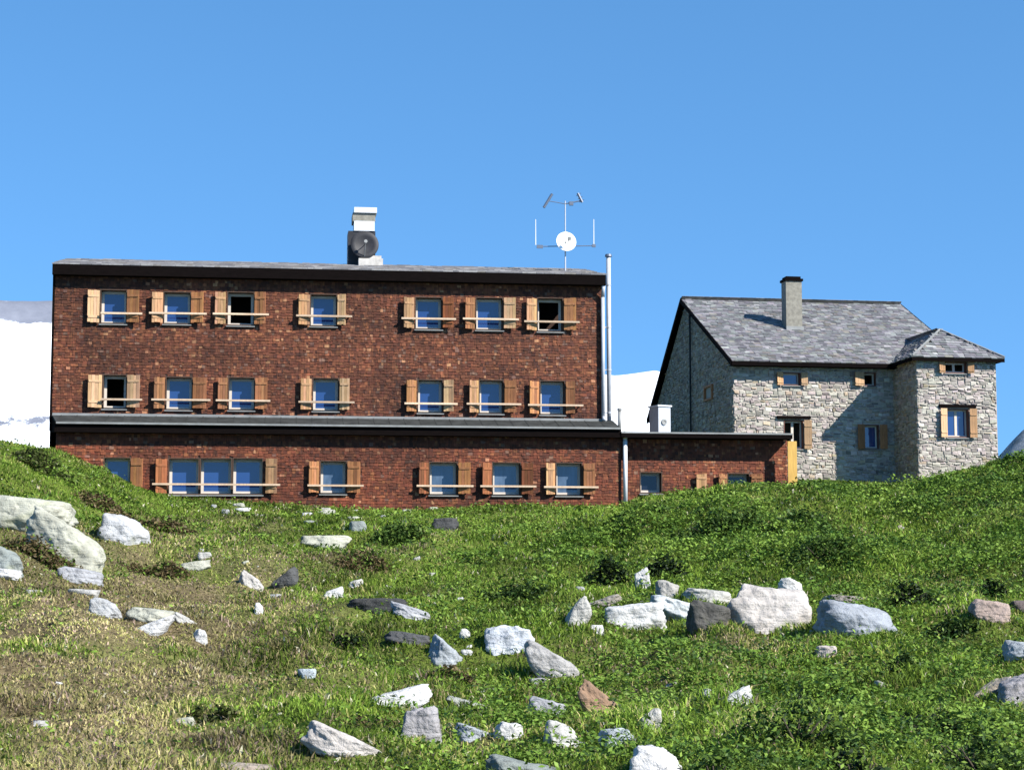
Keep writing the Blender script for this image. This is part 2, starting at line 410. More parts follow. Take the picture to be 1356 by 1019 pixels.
PAL_UP = [((0.0763, 0.0224, 0.0099), 38), ((0.0995, 0.0305, 0.0133), 30), ((0.1364, 0.0457, 0.0189), 14), ((0.0532, 0.0173, 0.0095), 12), ((0.1156, 0.0590, 0.0398), 4), ((0.2196, 0.0996, 0.0493), 3)]
PAL_GR = [((0.0949, 0.0244, 0.0104), 38), ((0.1220, 0.0332, 0.0140), 30), ((0.0678, 0.0199, 0.0100), 20), ((0.1524, 0.0510, 0.0199), 9), ((0.1242, 0.0609, 0.0399), 3), ((0.2258, 0.0997, 0.0499), 2)]
def pick(pal, k=1.0):
    t = random.uniform(0, sum(w for _, w in pal))
    for c, w in pal:
        t -= w
        if t <= 0: break
    j = random.uniform(.75, 1.28) * k
    return (c[0] * j, c[1] * j * random.uniform(.92, 1.08), c[2] * j)
def shingles(mb, x0, x1, z0, z1, y, holes, pal, exposure=.092, wmin=.05, wmax=.15):
    rows = int((z1 - z0) / exposure)
    for r in range(rows):
        zb = z0 + r * exposure; x = x0 - random.uniform(0, .1)
        while x < x1:
            w = random.uniform(wmin, wmax); a, b = max(x, x0), min(x + w, x1); x += w + .0015
            if b - a < .02: continue
            zz = zb + random.gauss(0, .011) + .02 * float(vnoise(a / 1.1, zb * 3, 19)); zt = min(zb + exposure * 1.25, z1)
            for h in holes:
                if b > h[0] and a < h[1] and zt > h[2] and zz < h[3]:
                    if a < h[0]: b = h[0]
                    elif b > h[1]: a = h[1]
                    elif zz < h[2]: zt = h[2]
                    elif zt > h[3] and zz > h[3] - exposure * .9: zz = h[3]
                    else: b = a
            if b - a < .015 or zt - zz < .02: continue
            lo = random.uniform(.014, .030); hi = .006; tw = random.gauss(0, .005)
            k = 1 + .8 * float(fbm((a + 40) / 1.6, zb / 1.1, 3, 31))
            c = pick(pal, k)
            p = [(a, y - lo - tw, zz), (b, y - lo + tw, zz), (b, y - .001, zz), (a, y - .001, zz),
                 (a, y - hi, zt), (b, y - hi, zt), (b, y - .001, zt), (a, y - .001, zt)]
            i = len(mb.v); mb.v += p
            for q in ((0, 1, 5, 4), (1, 2, 6, 5), (3, 0, 4, 7), (3, 2, 1, 0)):
                mb.f.append(tuple(i + t for t in q)); mb.c.append(c)

ZE = HF.z(366, 0, 435)                                   # top of the upper wall, under the eave
ZS = HF.z(551, 0, 435)                                   # where the skirt roof meets the upper wall
GX0, GX1 = HF.x(76, GY), HF.x(822, GY)
AX1 = HF.x(1041, AY)
ZG = HF.z(572, GY, 435)                                  # top of the ground-floor wall
ZA = HF.z(580, AY, 940)
up_h = [opening(HF, w, 0) for w in UP]; gr_h = [opening(HF, w, GY) for w in GR]
an_h = [opening(HF, w, AY) for w in AN if w[1]]
# the wall body: backing sheets with the openings left out, closed at the back, ends and floors
b = MB()
holed_wall(b, 0, HL, ZS - .6, ZE + .25, 0, up_h); holed_wall(b, GX0, GX1, 0, ZG + .1, GY, gr_h)
holed_wall(b, GX1, AX1, 0, ZA + .1, AY, an_h)
zr = ZE + .25
b.face([(0, 0, 0), (0, DEPTH, 0), (0, DEPTH, zr), (0, 0, zr)]); b.face([(HL, 0, 0), (HL, DEPTH, 0), (HL, DEPTH, zr), (HL, 0, zr)])
b.face([(0, DEPTH, 0), (HL, DEPTH, 0), (HL, DEPTH, zr), (0, DEPTH, zr)])
b.face([(GX0, GY, 0), (GX0, 0, 0), (GX0, 0, ZG), (GX0, GY, ZG)]); b.face([(GX1, GY, 0), (GX1, DEPTH, 0), (GX1, DEPTH, ZG), (GX1, GY, ZG)])
b.face([(AX1, AY, 0), (AX1, 4, 0), (AX1, 4, ZA), (AX1, AY, ZA)]); b.face([(HL, 4, 0), (AX1, 4, 0), (AX1, 4, ZA), (HL, 4, ZA)])
for zf in (HF.z(460, 0), HF.z(556, 0), .02):
    b.face([(.02, .02 if zf > 1 else GY + .02, zf), (HL - .02, .02 if zf > 1 else GY + .02, zf), (HL - .02, DEPTH - .02, zf), (.02, DEPTH - .02, zf)])
b.face([(.02, 2.6, 0), (HL - .02, 2.6, 0), (HL - .02, 2.6, zr), (.02, 2.6, zr)])     # corridor wall behind the rooms
b.build('inner_shell', M['backing'], hut)
m = MB(); shingles(m, .0, HL, ZS + .02, ZE + .12, 0, up_h, PAL_UP)
w_up = m.build('wall', M['shingle'], hut); w_up['label'] = 'brown weathered shingle wall of the two upper storeys'
m = MB(); shingles(m, GX0, GX1, .1, ZG, GY, gr_h, PAL_GR)
w_gr = m.build('wall', M['shingle'], hut); w_gr['label'] = 'redder shingle wall of the ground floor'
m = MB(); shingles(m, GX1 + .02, AX1, .1, ZA, AY, an_h, PAL_GR)
w_an = m.build('wall', M['shingle'], hut); w_an['label'] = 'red shingle wall of the low annexe'
# left corner board, dark
m = MB(); m.box(-.07, .0, -.06, .12, ZS - .55, ZE + .1); m.box(-.07, .0, .12, DEPTH, 0, zr); m.build('corner_board', M['dark_wood'], hut)

def dress(fr, parent, W, y):
    for (ls, op, rs, top, bot, ry, rx, state, tones) in W:
        if op: window(fr, parent, opening(fr, (ls, op, rs, top, bot), y), y, state)
        if ls: shutter(fr, parent, ls[0], ls[1], top + 1.5, bot - 1.5, y, -1, tones[0])
        if rs: shutter(fr, parent, rs[0], rs[1], top + 1.5, bot - 1.5, y, 1, tones[1])
        if ry:
            xa = fr.at(rx[0], ry, y)[0]; xb = fr.at(rx[1], ry, y)[0]; za = fr.at((rx[0] + rx[1]) / 2, ry, y)[1]
            q = MB(); q.box(xa, xb, y - .25, y - .225, za - .03, za + .03); q.box(xa + .01, xb - .01, y - .224, y - .15, za - .03, za + .0)  # second board is a shelf added to shade what lies below the rail
            for xx in (xa + .08, xb - .12): q.box(xx, xx + .04, y - .149, y - .005, za - .03, za + .002)
            q.build('window_rail', M['rail_wood'], parent)
dress(HF, hut, UP, 0); dress(HF, hut, GR, GY); dress(HF, hut, AN, AY)

# ---- main roof: gently pitched, eave board in front
OV = .34
ez = HF.z(356.5, -OV, 435)                                 # top edge of the eave
xl, xr = -.06, HF.x(803, -OV)
RP = math.tan(R(11.2)); YR = 4.6
m = MB()
m.slab([(xl, -OV, ez), (xr, -OV, ez), (xr, YR, ez + RP * (YR + OV)), (xl, YR, ez + RP * (YR + OV))], (0, 0, -.10))
m.slab([(xl, YR, ez + RP * (YR + OV)), (xr, YR, ez + RP * (YR + OV)), (xr, DEPTH + .4, ez + .2), (xl, DEPTH + .4, ez + .2)], (0, 0, -.10))
roof = m.build('roof', M['zinc_dark'], hut)
m = MB()
rows = 16; Ls = (YR + OV) / rows
for r in range(rows):                                    # battered boards of the front slope, each a little different
    x = xl - .02
    while x < xr:
        w = random.uniform(.16, .5); a, b2 = x, min(x + w - .006, xr + .02); x += w
        y0 = -OV - .03 + r * Ls; y1 = y0 + Ls * 1.1; h0 = random.uniform(.03, .055)
        k = random.choice([(.14, .135, .14), (.18, .17, .17), (.11, .105, .11), (.23, .22, .215), (.15, .135, .12)])
        zA = ez + RP * (y0 + OV); zB = ez + RP * (y1 + OV)
        m.hexa([(a, y0, zA + .001), (b2, y0, zA + .001), (b2, y1, zB + .001), (a, y1, zB + .001), (a, y0, zA + h0), (b2, y0, zA + h0), (b2, y1, zB + .012), (a, y1, zB + .012)], k)
m.build('roof_covering', M['slate'], roof)
m = MB(); m.box(xl, xr, -OV - .035, -OV - .002, ez - .34, ez - .02); m.box(xl, xr, -OV, -.03, ez - .34, ez - .30)
m.box(xl - .002, xl + .04, -OV + .001, .1, ez - .31, ez - .1)
m.build('fascia', M['dark_wood'], hut)
# closing strip between wall top and roof underside
m = MB(); m.box(.01, HL - .01, .01, .06, ZE, ez + .05); m.build('eave_closure', M['dark_wood'], hut)

# ---- skirt roof over the ground floor, running on as the flat annexe roof
SE = GY - .36
zt = HF.z(552.5, 0, 435); zg = HF.z(562.5, SE, 435)
sx0, sx1 = HF.x(76, SE), HF.x(822, SE)
m = MB(); m.slab([(sx0, SE, zg), (sx1, SE, zg), (HL + .25, .0, zt), (.0, .0, zt)], (0, 0, -.07))
lr = m.build('lower_roof', M['zinc_dark'], hut)
m = MB()
for k in range(36):
    xa = sx0 + (sx1 - sx0) * k / 36
    m.hexa([(xa, SE + .01, zg + .002), (xa + .03, SE + .01, zg + .002), (xa + .03, -.01, zt - .008), (xa, -.01, zt - .008),
            (xa, SE + .01, zg + .014), (xa + .03, SE + .01, zg + .014), (xa + .03, -.01, zt + .004), (xa, -.01, zt + .004)])
m.build('roof_seam', M['zinc_dark'], lr)
m = MB(); m.box(.02, HL - .02, -.075, -.045, zt - .02, zt + .045); m.box(.02, HL, -.16, -.075, zt - .055, zt - .03); m.build('flashing', M['zinc'], lr)
m = MB(); m.box(sx0, sx1, SE - .10, SE - .012, zg - .048, zg + .012); m.build('gutter', M['zinc'], lr)
m = MB(); m.box(sx0, sx1, SE - .008, SE + .03, zg - .30, zg - .05); m.box(sx0, sx1, SE + .032, GY - .045, zg - .30, zg - .27)
m.box(sx0 - .05, sx0 - .002, SE, .0, zg - .30, zg + .02)
m.build('fascia', M['dark_wood'], lr)
# annexe roof
AE = GY - .42
ax1 = HF.x(1049, AE)
az1 = HF.z(569.5, AE, 830); az2 = HF.z(573.5, AE, 1048)
azm = (az1 + az2) / 2
m = MB(); m.slab([(sx1 + .004, AE, azm - .02), (ax1, AE, azm - .02), (ax1, 4.3, azm + .02), (sx1 + .004, 4.3, azm + .02)], (0, 0, -.05))
ar = m.build('annexe_roof', M['zinc'], hut)
m = MB(); m.box(sx1 + .004, ax1 - .01, AE + .02, AE + .05, azm - .20, azm - .072); m.box(sx1 + .004, ax1 - .01, AE + .052, AY - .05, azm - .20, azm - .17)
m.build('fascia', M['dark_wood'], ar)
# yellow end board of the annexe and its little brackets
bx0, bx1 = HF.x(1043, AE + .1, 610), HF.x(1055, AE + .1, 610)
m = MB(); m.box(bx0, bx1, AE + .06, AE + .11, 0, HF.z(584, AE + .1, 1049));
m.build('end_board', M['yellow_wood'], hut)

# ---- downpipes, flue
def pipe(name, pts, r, mt, parent, n=12):
    q = MB()
    for a, b_ in zip(pts[:-1], pts[1:]): q.tube(a, b_, r, r, n)
    return q.build(name, M[mt], parent, True)
dx = HF.x(798.5, -.1)
pipe('downpipe', [(dx, -OV + .05, ez - .34), (dx, -.12, ez - .7), (dx, -.12, zt + .1), (dx, -.3, zt + .0)], .06, 'steel', hut)
gx = HF.x(828, GY - .12, 620)
pipe('downpipe', [(gx, SE + .1, zg - .1), (gx, GY - .12, zg - .32), (gx, GY - .12, HF.z(668, GY - .12, 828))], .07, 'white_metal', hut)
fx = HF.x(806.5, .15)
fz0, fz1 = azm, HF.z(341, .15, 806)
fl = pipe('flue_pipe', [(fx, .15, fz0), (fx, .15, fz1)], .075, 'steel', hut)
m = MB(); m.tube((fx, .15, fz1 + .03), (fx, .15, fz1 + .11), .12, .10, 14); m.tube((fx, .15, fz1 - .02), (fx, .15, fz1 + .03), .05, .05, 8)
m.build('flue_cap', M['antenna'], fl)
m = MB()
for k in range(4):
    zz = fz0 + (fz1 - fz0) * (.12 + .24 * k); m.box(HL + .002, fx - .03, .12, .18, zz, zz + .04); m.tube((fx, .15, zz), (fx, .15, zz + .04), .085, .085, 12)
m.build('pipe_bracket', M['steel'], fl)
vx = HF.x(820.5, -.2, 555)
vp = pipe('vent_pipe', [(vx, -.2, azm), (vx, -.2, HF.z(543, -.2, 820))], .055, 'zinc', hut)
m = MB(); m.tube((vx, -.2, HF.z(543, -.2, 820)), (vx, -.2, HF.z(540, -.2, 820)), .085, .07, 12); m.build('vent_cap', M['zinc'], vp)

# ---- chimney with its metal hood
cy = 4.0
def cz(py, px=482): return HF.z(py, cy, px)
cxa, cxb = HF.x(461, cy, 330), HF.x(497, cy, 330)
m = MB(); m.box(cxa, cxb, cy, cy + .9, cz(358), cz(306))
chim = m.build('chimney', M['black'], roof)
m = MB(); m.box(HF.x(469, cy, 300), HF.x(496, cy, 300), cy - .04, cy + .9, cz(305.8), cz(293))
m.box(HF.x(469, cy, 280), HF.x(499, cy, 280), cy - .08, cy + .95, cz(282), cz(275)); m.build('chimney_hood', M['white_metal'], chim)
m = MB(); m.box(HF.x(467, cy, 290), HF.x(497, cy, 290), cy - .01, cy + .88, cz(293) + .002, cz(282) - .002); m.build('flue_slot', M['chimney'], chim)
m = MB(); m.box(HF.x(474, cy, 350), HF.x(506, cy, 350), cy - .5, cy - .02, cz(362), cz(345)); m.box(HF.x(484, cy), HF.x(503, cy), cy - .45, cy - .05, cz(345) + .002, cz(341))
m.build('chimney_base', M['concrete'], chim)

# ---- large dark dish standing against the chimney
dc = HF.world(HF.x(482.5, cy - .35, 327), cy - .35, cz(327))
dd = empty('satellite_dish', tuple(dc), HF.th, 'large dark round dish mounted on the front of the hooded chimney', 'satellite dish')
m = MB(); Rd = .475
ax = (.05, -1, .12)
m.lathe((0, 0, 0), ax, [(.0, .001), (.012, .16), (.05, .31), (.11, Rd), (.09, Rd + .012), (-.03, .30), (-.06, .001)], 32); m.build('reflector', M['black'], dd, True)
m = MB(); m.tube((0, -.02, 0), (.02, -.42, .05), .014); m.tube((0, -.12, -Rd * .9), (.02, -.42, .05), .014); m.lathe((.02, -.36, .05), ax, [(0, .001), (0, .05), (.1, .06), (.1, .001)], 12)
m.build('feed_horn', M['zinc'], dd)
m = MB(); m.tube((0, .02, 0), (0, .34, -.1), .05); m.build('mounting_arm', M['zinc'], dd)

# ---- antenna mast with white dish
my = 2.0
def mz(py, px=748): return HF.z(py, my, px)
def mxx(px, py=320): return HF.x(px, my, py)
mx0 = mxx(748.5)
zroof = ez + RP * (my + OV)
mo = HF.world(mx0, my, zroof)
mast = empty('antenna_mast', tuple(mo), HF.th, 'thin antenna mast with crossbar, whip rods and small white dish on the hut roof', 'antenna')
L = lambda px, py: (mxx(px, py) - mx0, 0, mz(py, px) - zroof)
q = MB(); q.tube((0, 0, -.1), L(748.5, 266), .026, .02); q.build('mast', M['steel'], mast)
q = MB(); a = L(713, 326); b_ = L(787, 325); q.tube((a[0], .05, a[2]), (b_[0], .05, b_[2]), .016)
q.box(a[0] - .05, a[0] + .16, .02, .08, a[2] - .06, a[2] + .05); q.box(b_[0] - .07, b_[0] + .05, .02, .08, b_[2] - .05, b_[2] + .05)
q.build('crossbar', M['antenna'], mast)
for pa in (709.5, 786.5):
    q = MB(); t0 = L(pa, 324); t1 = L(pa, 290); q.tube((t0[0], .05, t0[2]), (t1[0], .05, t1[2]), .020, .014); q.build('whip_antenna', M['white_metal'], mast)
q = MB()
for (p0, p1) in (((720, 275), (731, 257)), ((765, 256), (771, 268))):
    u0 = L(*p0); u1 = L(*p1); q.tube((u0[0], -.02, u0[2]), (u1[0], -.02, u1[2]), .045, .045, 8)
    for k in (.15, .5, .85):
        c_ = [u0[i] + (u1[i] - u0[i]) * k for i in range(3)]; q.tube((c_[0] - .08, -.02, c_[2] - .05), (c_[0] + .08, -.02, c_[2] + .05), .012, .012, 6)
u0 = L(726, 266); u1 = L(748.5, 270); q.tube(u0, u1, .014); u2 = L(768, 266); q.tube(u1, u2, .022)
u3 = L(756, 270); q.box(u3[0] - .06, u3[0] + .08, -.05, .05, u3[2] - .05, u3[2] + .08)
q.build('yagi_antenna', M['antenna'], mast)
wd = L(748, 322)
q = MB(); q.lathe((wd[0], -.16, wd[2]), (.08, -1, .2), [(.0, .001), (.015, .15), (.06, .27), (.10, .34), (.085, .35), (-.02, .2), (-.04, .001)], 28); q.build('dish', M['dish'], mast, True)
q = MB(); q.tube((wd[0], -.2, wd[2] - .28), (wd[0] + .06, -.5, wd[2] + .06), .012); q.box(wd[0] + .02, wd[0] + .12, -.56, -.46, wd[2] + .02, wd[2] + .12); q.tube((wd[0], 0, wd[2]), (wd[0], -.2, wd[2]), .03)
q.build('feed_arm', M['zinc'], mast)

# ---- white vent housing on the annexe roof
vy = 1.6
vo = HF.world(HF.x(872, vy, 560), vy, azm + .012)
vb = empty('vent_housing', tuple(vo), HF.th + R(18), 'white sheet-metal vent housing standing on the annexe roof before the dark gable', 'vent')
vw = HF.x(890, vy, 560) - HF.x(872, vy, 560); vh = HF.z(537, vy, 880) - azm
q = MB(); q.box(0, vw, 0, .62, 0, vh - .04); q.build('casing', M['steel'], vb)
q = MB(); q.box(-.04, vw + .04, -.04, .66, vh - .036, vh + .015); q.build('lid', M['white_metal'], vb)
q = MB(); q.lathe((vw * .45, -.012, vh * .5), (0, -1, 0), [(0, .1), (.03, .1), (.03, .05), (.012, .04), (.012, .001)], 16); q.build('outlet', M['zinc'], vb)

# ================================================================== STONE HOUSE
SF = Frame(971, 1070, 500, 76.5, R(9.5), 3.0)
HW = SF.x(1262)                                       # end of the main front wall
PJ = 2.5                                              # how far the wing projects
WX0 = SF.x(1214, -PJ); WX1 = SF.x(1319, -PJ)
house = empty('stone_house', tuple(SF.O), SF.th, 'old grey rubble-stone house with grey shingle roof and a projecting corner wing', 'house')
EZ = SF.z(478, -.5, 1000)                            # eave height
YRD, YBK = 7.2, 13.2
RZ = SF.z(400, YRD, 1050); BZk = SF.z(556, YBK + .3, 860)
p1 = (RZ - EZ) / (YRD + .5); p2 = (RZ - BZk) / (YBK + .3 - YRD)

PAL_ST = [((0.3250, 0.2880, 0.2519), 34), ((0.2716, 0.2412, 0.2143), 24), ((0.3735, 0.3347, 0.2933), 20), ((0.2037, 0.1823, 0.1645), 8), ((0.3443, 0.2758, 0.1974), 8), ((0.4559, 0.4114, 0.3713), 6)]
def stones(mb, u0, u1, z0, z1, mapf, holes, top=None, pal=PAL_ST):
    z = z0
    while z < z1:
        hgt = random.uniform(.06, .165); x = u0 - random.uniform(0, .2)
        while x < u1:
            w = random.uniform(.08, .34); a, b = max(x, u0), min(x + w, u1); x += w
            parts = [(z, z + hgt)] if random.random() < .75 or hgt < .18 else [(z, z + hgt * .5), (z + hgt * .5, z + hgt)]
            for (za, zb) in parts:
                if b - a < .06: continue
                mx = (a + b) / 2
                if top is not None and zb > min(top(a), top(b)) - .02: continue
                if any(b > h[0] and a < h[1] and zb > h[2] and za < h[3] for h in holes):
                    a2, b2 = a, b
                    for h in holes:
                        if b2 > h[0] and a2 < h[1] and zb > h[2] and za < h[3]:
                            if a2 < h[0]: b2 = h[0]
                            elif b2 > h[1]: a2 = h[1]
                            else: b2 = a2
                    if b2 - a2 < .06: continue
                else: a2, b2 = a, b
                g = random.uniform(.002, .012); o = random.uniform(.010, .045); i_ = random.uniform(.012, .035)
                j = lambda s: random.uniform(-s, s); za += j(.035); zb += j(.035); t1, t2, t3, t4 = j(.03), j(.03), j(.03), j(.03)
                c = pick(pal)
                P = [mapf(a2 + g, .001, za + g + t1), mapf(b2 - g, .001, za + g + t2), mapf(b2 - g, .001, zb - g + t3), mapf(a2 + g, .001, zb - g + t4),
                     mapf(a2 + g + i_ + j(.01), o + j(.012), za + g + i_ + t1), mapf(b2 - g - i_ + j(.01), o + j(.012), za + g + i_ + t2),
                     mapf(b2 - g - i_ + j(.01), o + j(.012), zb - g - i_ + t3), mapf(a2 + g + i_ + j(.01), o + j(.012), zb - g - i_ + t4)]
                i = len(mb.v); mb.v += P
                for q in ((4, 5, 6, 7), (0, 1, 5, 4), (1, 2, 6, 5), (2, 3, 7, 6), (3, 0, 4, 7)):
                    mb.f.append(tuple(i + t for t in q)); mb.c.append(c)
        z += hgt
def srect(px0, px1, py0, py1, y=0.0):
    pm = (py0 + py1) / 2; c = (px0 + px1) / 2
    return SF.at(px0, pm, y)[0], SF.at(px1, pm, y)[0], SF.at(c, py1, y)[1], SF.at(c, py0, y)[1]
h_main = [srect(1036, 1060, 493, 510), srect(1143, 1160, 493, 511), srect(1038, 1064, 556, 594), srect(1144, 1164, 562, 594)]
h_wing = [srect(1250, 1280, 479, 494, -PJ), srect(1253, 1283, 541, 579, -PJ)]
front = lambda y: (lambda u, o, z: (u, y - o, z))
side = lambda x: (lambda u, o, z: (x - o, u, z))
topg = lambda u: EZ - .12 + p1 * (u + .5) if u < YRD else RZ - .12 - p2 * (u - YRD)
gy0, gz0 = None, None
# little gable window (u is depth into the house)
def side_at(px, py):
    r = ray(px, py); t = np.dot(SF.O - CAMP, SF.e) / np.dot(r, SF.e); q = CAMP + r * t - SF.O
    return float(np.dot(q, SF.n)), float(q[2])
g0 = side_at(945, 528); g1 = side_at(934, 512)
h_gab = [(min(g0[0], g1[0]), max(g0[0], g1[0]), g0[1], g1[1])]
split = side_at(918, 520)[0]
body = MB()
holed_wall(body, 0, HW, 0, EZ, 0, h_main); holed_wall(body, WX0, WX1, 0, EZ, -PJ, h_wing)
body.face([(WX0, -PJ, 0), (WX0, 0, 0), (WX0, 0, EZ), (WX0, -PJ, EZ)]); body.face([(WX1, -PJ, 0), (WX1, 4, 0), (WX1, 4, EZ), (WX1, -PJ, EZ)])
for xx in (0, HW):
    body.face([(xx, 0, 0), (xx, YBK, 0), (xx, YBK, BZk), (xx, YRD, RZ - .12), (xx, 0, EZ)])
body.face([(0, YBK, 0), (HW, YBK, 0), (HW, YBK, BZk), (0, YBK, BZk)])
body.face([(.02, 2.2, 0), (HW - .02, 2.2, 0), (HW - .02, 2.2, EZ), (.02, 2.2, EZ)]); body.face([(WX0 + .02, -.6, 0), (WX1 - .02, -.6, 0), (WX1 - .02, -.6, EZ), (WX0 + .02, -.6, EZ)])
body.build('masonry_core', M['mortar'], house)
PAL_G = [((0.3780, 0.3013, 0.2299), 30), ((0.3150, 0.2501, 0.1933), 25), ((0.4284, 0.3410, 0.2612), 18), ((0.2520, 0.2046, 0.1620), 15), ((0.3780, 0.2615, 0.1672), 12)]  # stone tones warmed to offset blue skylight on the shaded walls
m = MB(); stones(m, 0, HW, 0, EZ - .02, front(0), h_main); m.build('wall', M['stone'], house)
m = MB(); stones(m, WX0, WX1, 0, EZ - .02, front(-PJ), h_wing); stones(m, -PJ, 0, 0, EZ - .02, side(WX0), [], pal=PAL_G); m.build('wing_wall', M['stone'], house)
m = MB(); stones(m, 0, split, 0, RZ, side(0), h_gab, topg, PAL_G)
gw = m.build('gable_wall', M['stone'], house)
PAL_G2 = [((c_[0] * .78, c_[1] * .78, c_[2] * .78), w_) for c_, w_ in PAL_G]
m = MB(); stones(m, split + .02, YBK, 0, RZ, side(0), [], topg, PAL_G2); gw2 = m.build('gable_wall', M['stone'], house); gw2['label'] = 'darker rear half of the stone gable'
q = MB(); q.tube((-.12, split, 0), (-.12, split, topg(split) - .2), .04); q.build('downpipe', M['zinc_dark'], house, True)

# windows of the house
def hwin(rect, y, state, mull=0, lintel=False, shut=(1, 1), tones=('pale', 'pale'), sw=.26, hi=1.0, fm='sash'):
    o = window(SF, house, rect, y, state, .22, .06, mull, fm, 'red_wood')
    x0, x1, z0, z1 = rect
    if lintel:
        q = MB(); q.box(x0 - .28, x1 + .28, y - .10, y + .05, z1 + .04, z1 + .16); q.build('lintel', M['dark_wood'], o)
    for sd, on, tn in ((-1, shut[0], tones[0]), (1, shut[1], tones[1])):
        if not on: continue
        w = sw; s = MB(); hh = (z1 - z0)
        for k in range(3): s.box(k * w / 3 + .003, (k + 1) * w / 3 - .003, -.03, 0, 0, hh)
        for zz in (.14, .76): s.box(.015, w - .015, -.05, -.028, hh * zz, hh * zz + .05)
        if sd < 0: s.v = [(p[0] - w, p[1], p[2]) for p in s.v]
        so = s.build('shutter', M[TONE[tn]], house); so.location = (x0 if sd < 0 else x1, y - .10, z0); so.rotation_euler = (0, 0, R(10) * -sd)
hwin(h_main[0], 0, 'glass', 0, False, (1, 1), ('pale', 'new')); hwin(h_main[1], 0, 'dark', 0, False, (1, 0), ('new', 'tan'), .4)
hwin(h_main[2], 0, 'dark', 1, True, (0, 1), ('pale', 'new'), .3); hwin(h_main[3], 0, 'glass', 0, False, (1, 1), ('tan', 'tan'), .3)
hwin(h_wing[0], -PJ, 'dark', 1, False, (1, 1), ('pale', 'pale'), .25); hwin(h_wing[1], -PJ, 'glass', 1, True, (1, 1), ('new', 'pale'), .28)
q = MB(); a, b2, c0, c1 = h_gab[0]
for (ua, ub, za, zb) in ((a, a + .12, c0, c1), (b2 - .12, b2, c0, c1), (a + .12, b2 - .12, c1 - .08, c1), (a + .12, b2 - .12, c0, c0 + .08)): q.box(-.09, .12, ua, ub, za, zb)
wo = q.build('window', M['tan_wood'], house)
q = MB(); q.box(.06, .08, a + .12, b2 - .12, c0 + .08, c1 - .08); q.build('pane', M['glass'], wo)

# roofs: slabs plus rows of shingles
PAL_RF = [((.155, .152, .155), 36), ((.195, .19, .19), 26), ((.115, .113, .117), 18), ((.26, .25, .245), 11), ((.19, .17, .15), 9)]
def inside(poly, p):
    s = 0
    for i in range(len(poly)):
        a_, b_ = poly[i], poly[(i + 1) % len(poly)]
        cr = (b_[0] - a_[0]) * (p[1] - a_[1]) - (b_[1] - a_[1]) * (p[0] - a_[0])
        if s == 0: s = 1 if cr > 0 else -1
        elif cr * s < -1e-6: return False
    return True
def roof_plane(mb_s, mb_t, poly3, thick=.12, exposure=.20):
    P = [np.array(p, float) for p in poly3]
    ex = (P[1] - P[0]) / np.linalg.norm(P[1] - P[0]); nn = np.cross(ex, P[-1] - P[0]); nn /= np.linalg.norm(nn)
    if nn[2] < 0: nn = -nn
    ey = np.cross(nn, ex);  ey = ey if ey[2] > 0 else -ey
    mb_s.slab([tuple(p) for p in P], (0, 0, -thick))
    poly2 = [(float(np.dot(p - P[0], ex)), float(np.dot(p - P[0], ey))) for p in P]
    us = [p[0] for p in poly2]; vs = [p[1] for p in poly2]
    rectp = len(P) == 4 and abs(poly2[3][0]) < .01
    v = -.04
    while v < max(vs):
        u = min(us) - random.uniform(0, .2)
        while u < max(us):
            w = random.uniform(.14, .36); a_, b_ = u, u + w - .008; u += w
            if rectp: a_, b_ = max(a_, min(us)), min(b_, max(us))
            if b_ - a_ < .03: continue
            if not (inside(poly2, ((a_ + b_) / 2, max(v + .06, .01)))): continue
            lo = random.uniform(.03, .06); vt = v + exposure * 1.3; vv = v + random.gauss(0, .012)
            f = lambda uu, v_, h_: tuple(P[0] + ex * uu + ey * v_ + nn * h_)
            mb_t.hexa([f(a_, vv, .002), f(b_, vv, .002), f(b_, vt, .002), f(a_, vt, .002), f(a_, vv, lo), f(b_, vv, lo + random.gauss(0, .005)), f(b_, vt, .012), f(a_, vt, .012)], pick(PAL_RF))
        v += exposure
rl, rr = -.20, HW + .6
s_, t_ = MB(), MB()
roof_plane(s_, t_, [(rl, -.5, EZ), (rr, -.5, EZ), (rr, YRD, RZ), (rl, YRD, RZ)])
roof_plane(s_, t_, [(rr, YBK + .3, BZk), (rl, YBK + .3, BZk), (rl, YRD, RZ), (rr, YRD, RZ)])
hr = s_.build('roof', M['dark_wood'], house); t_.build('roof_shingles', M['slate'], hr)
# wing roof: hipped front, ridge running back into the main slope
ov = .25; wl, wr, wf = WX0 - ov, WX1 + ov, -PJ - ov
wm = (wl + wr) / 2; WZ = SF.z(438, wf + (wm - wl), 1240); wp = (WZ - EZ) / (wm - wl)
yi = (WZ - EZ) / p1 - .5 + .15                       # where the ridge meets the main roof
EZ2 = EZ + .02
s_, t_ = MB(), MB()
roof_plane(s_, t_, [(wl, wf, EZ2), (wr, wf, EZ2), (wm, wf + (wm - wl), WZ)])
roof_plane(s_, t_, [(wl, .3, EZ2), (wl, wf, EZ2), (wm, wf + (wm - wl), WZ), (wm, yi, WZ)])
roof_plane(s_, t_, [(wr, wf, EZ2), (wr, yi, EZ2), (wm, yi, WZ), (wm, wf + (wm - wl), WZ)])
wrf = s_.build('wing_roof', M['dark_wood'], house); t_.build('roof_shingles', M['slate'], wrf)
q = MB()                                                 # pale hip and ridge cappings
q.tube((wl, wf, EZ2 + .05), (wm, wf + (wm - wl), WZ + .05), .05, .05, 6); q.tube((wr, wf, EZ2 + .05), (wm, wf + (wm - wl), WZ + .05), .05, .05, 6)
q.tube((wm, wf + (wm - wl), WZ + .05), (wm, yi, WZ + .05), .05, .05, 6); q.build('hip_capping', M['zinc'], wrf)
q = MB(); q.box(rl, rr - 0.3, YRD - .12, YRD - .02, RZ + .0, RZ + .10); q.box(rl, rr - .3, YRD - .019, YRD + .16, RZ + .0, RZ + .085); q.build('ridge_capping', M['zinc_dark'], hr)
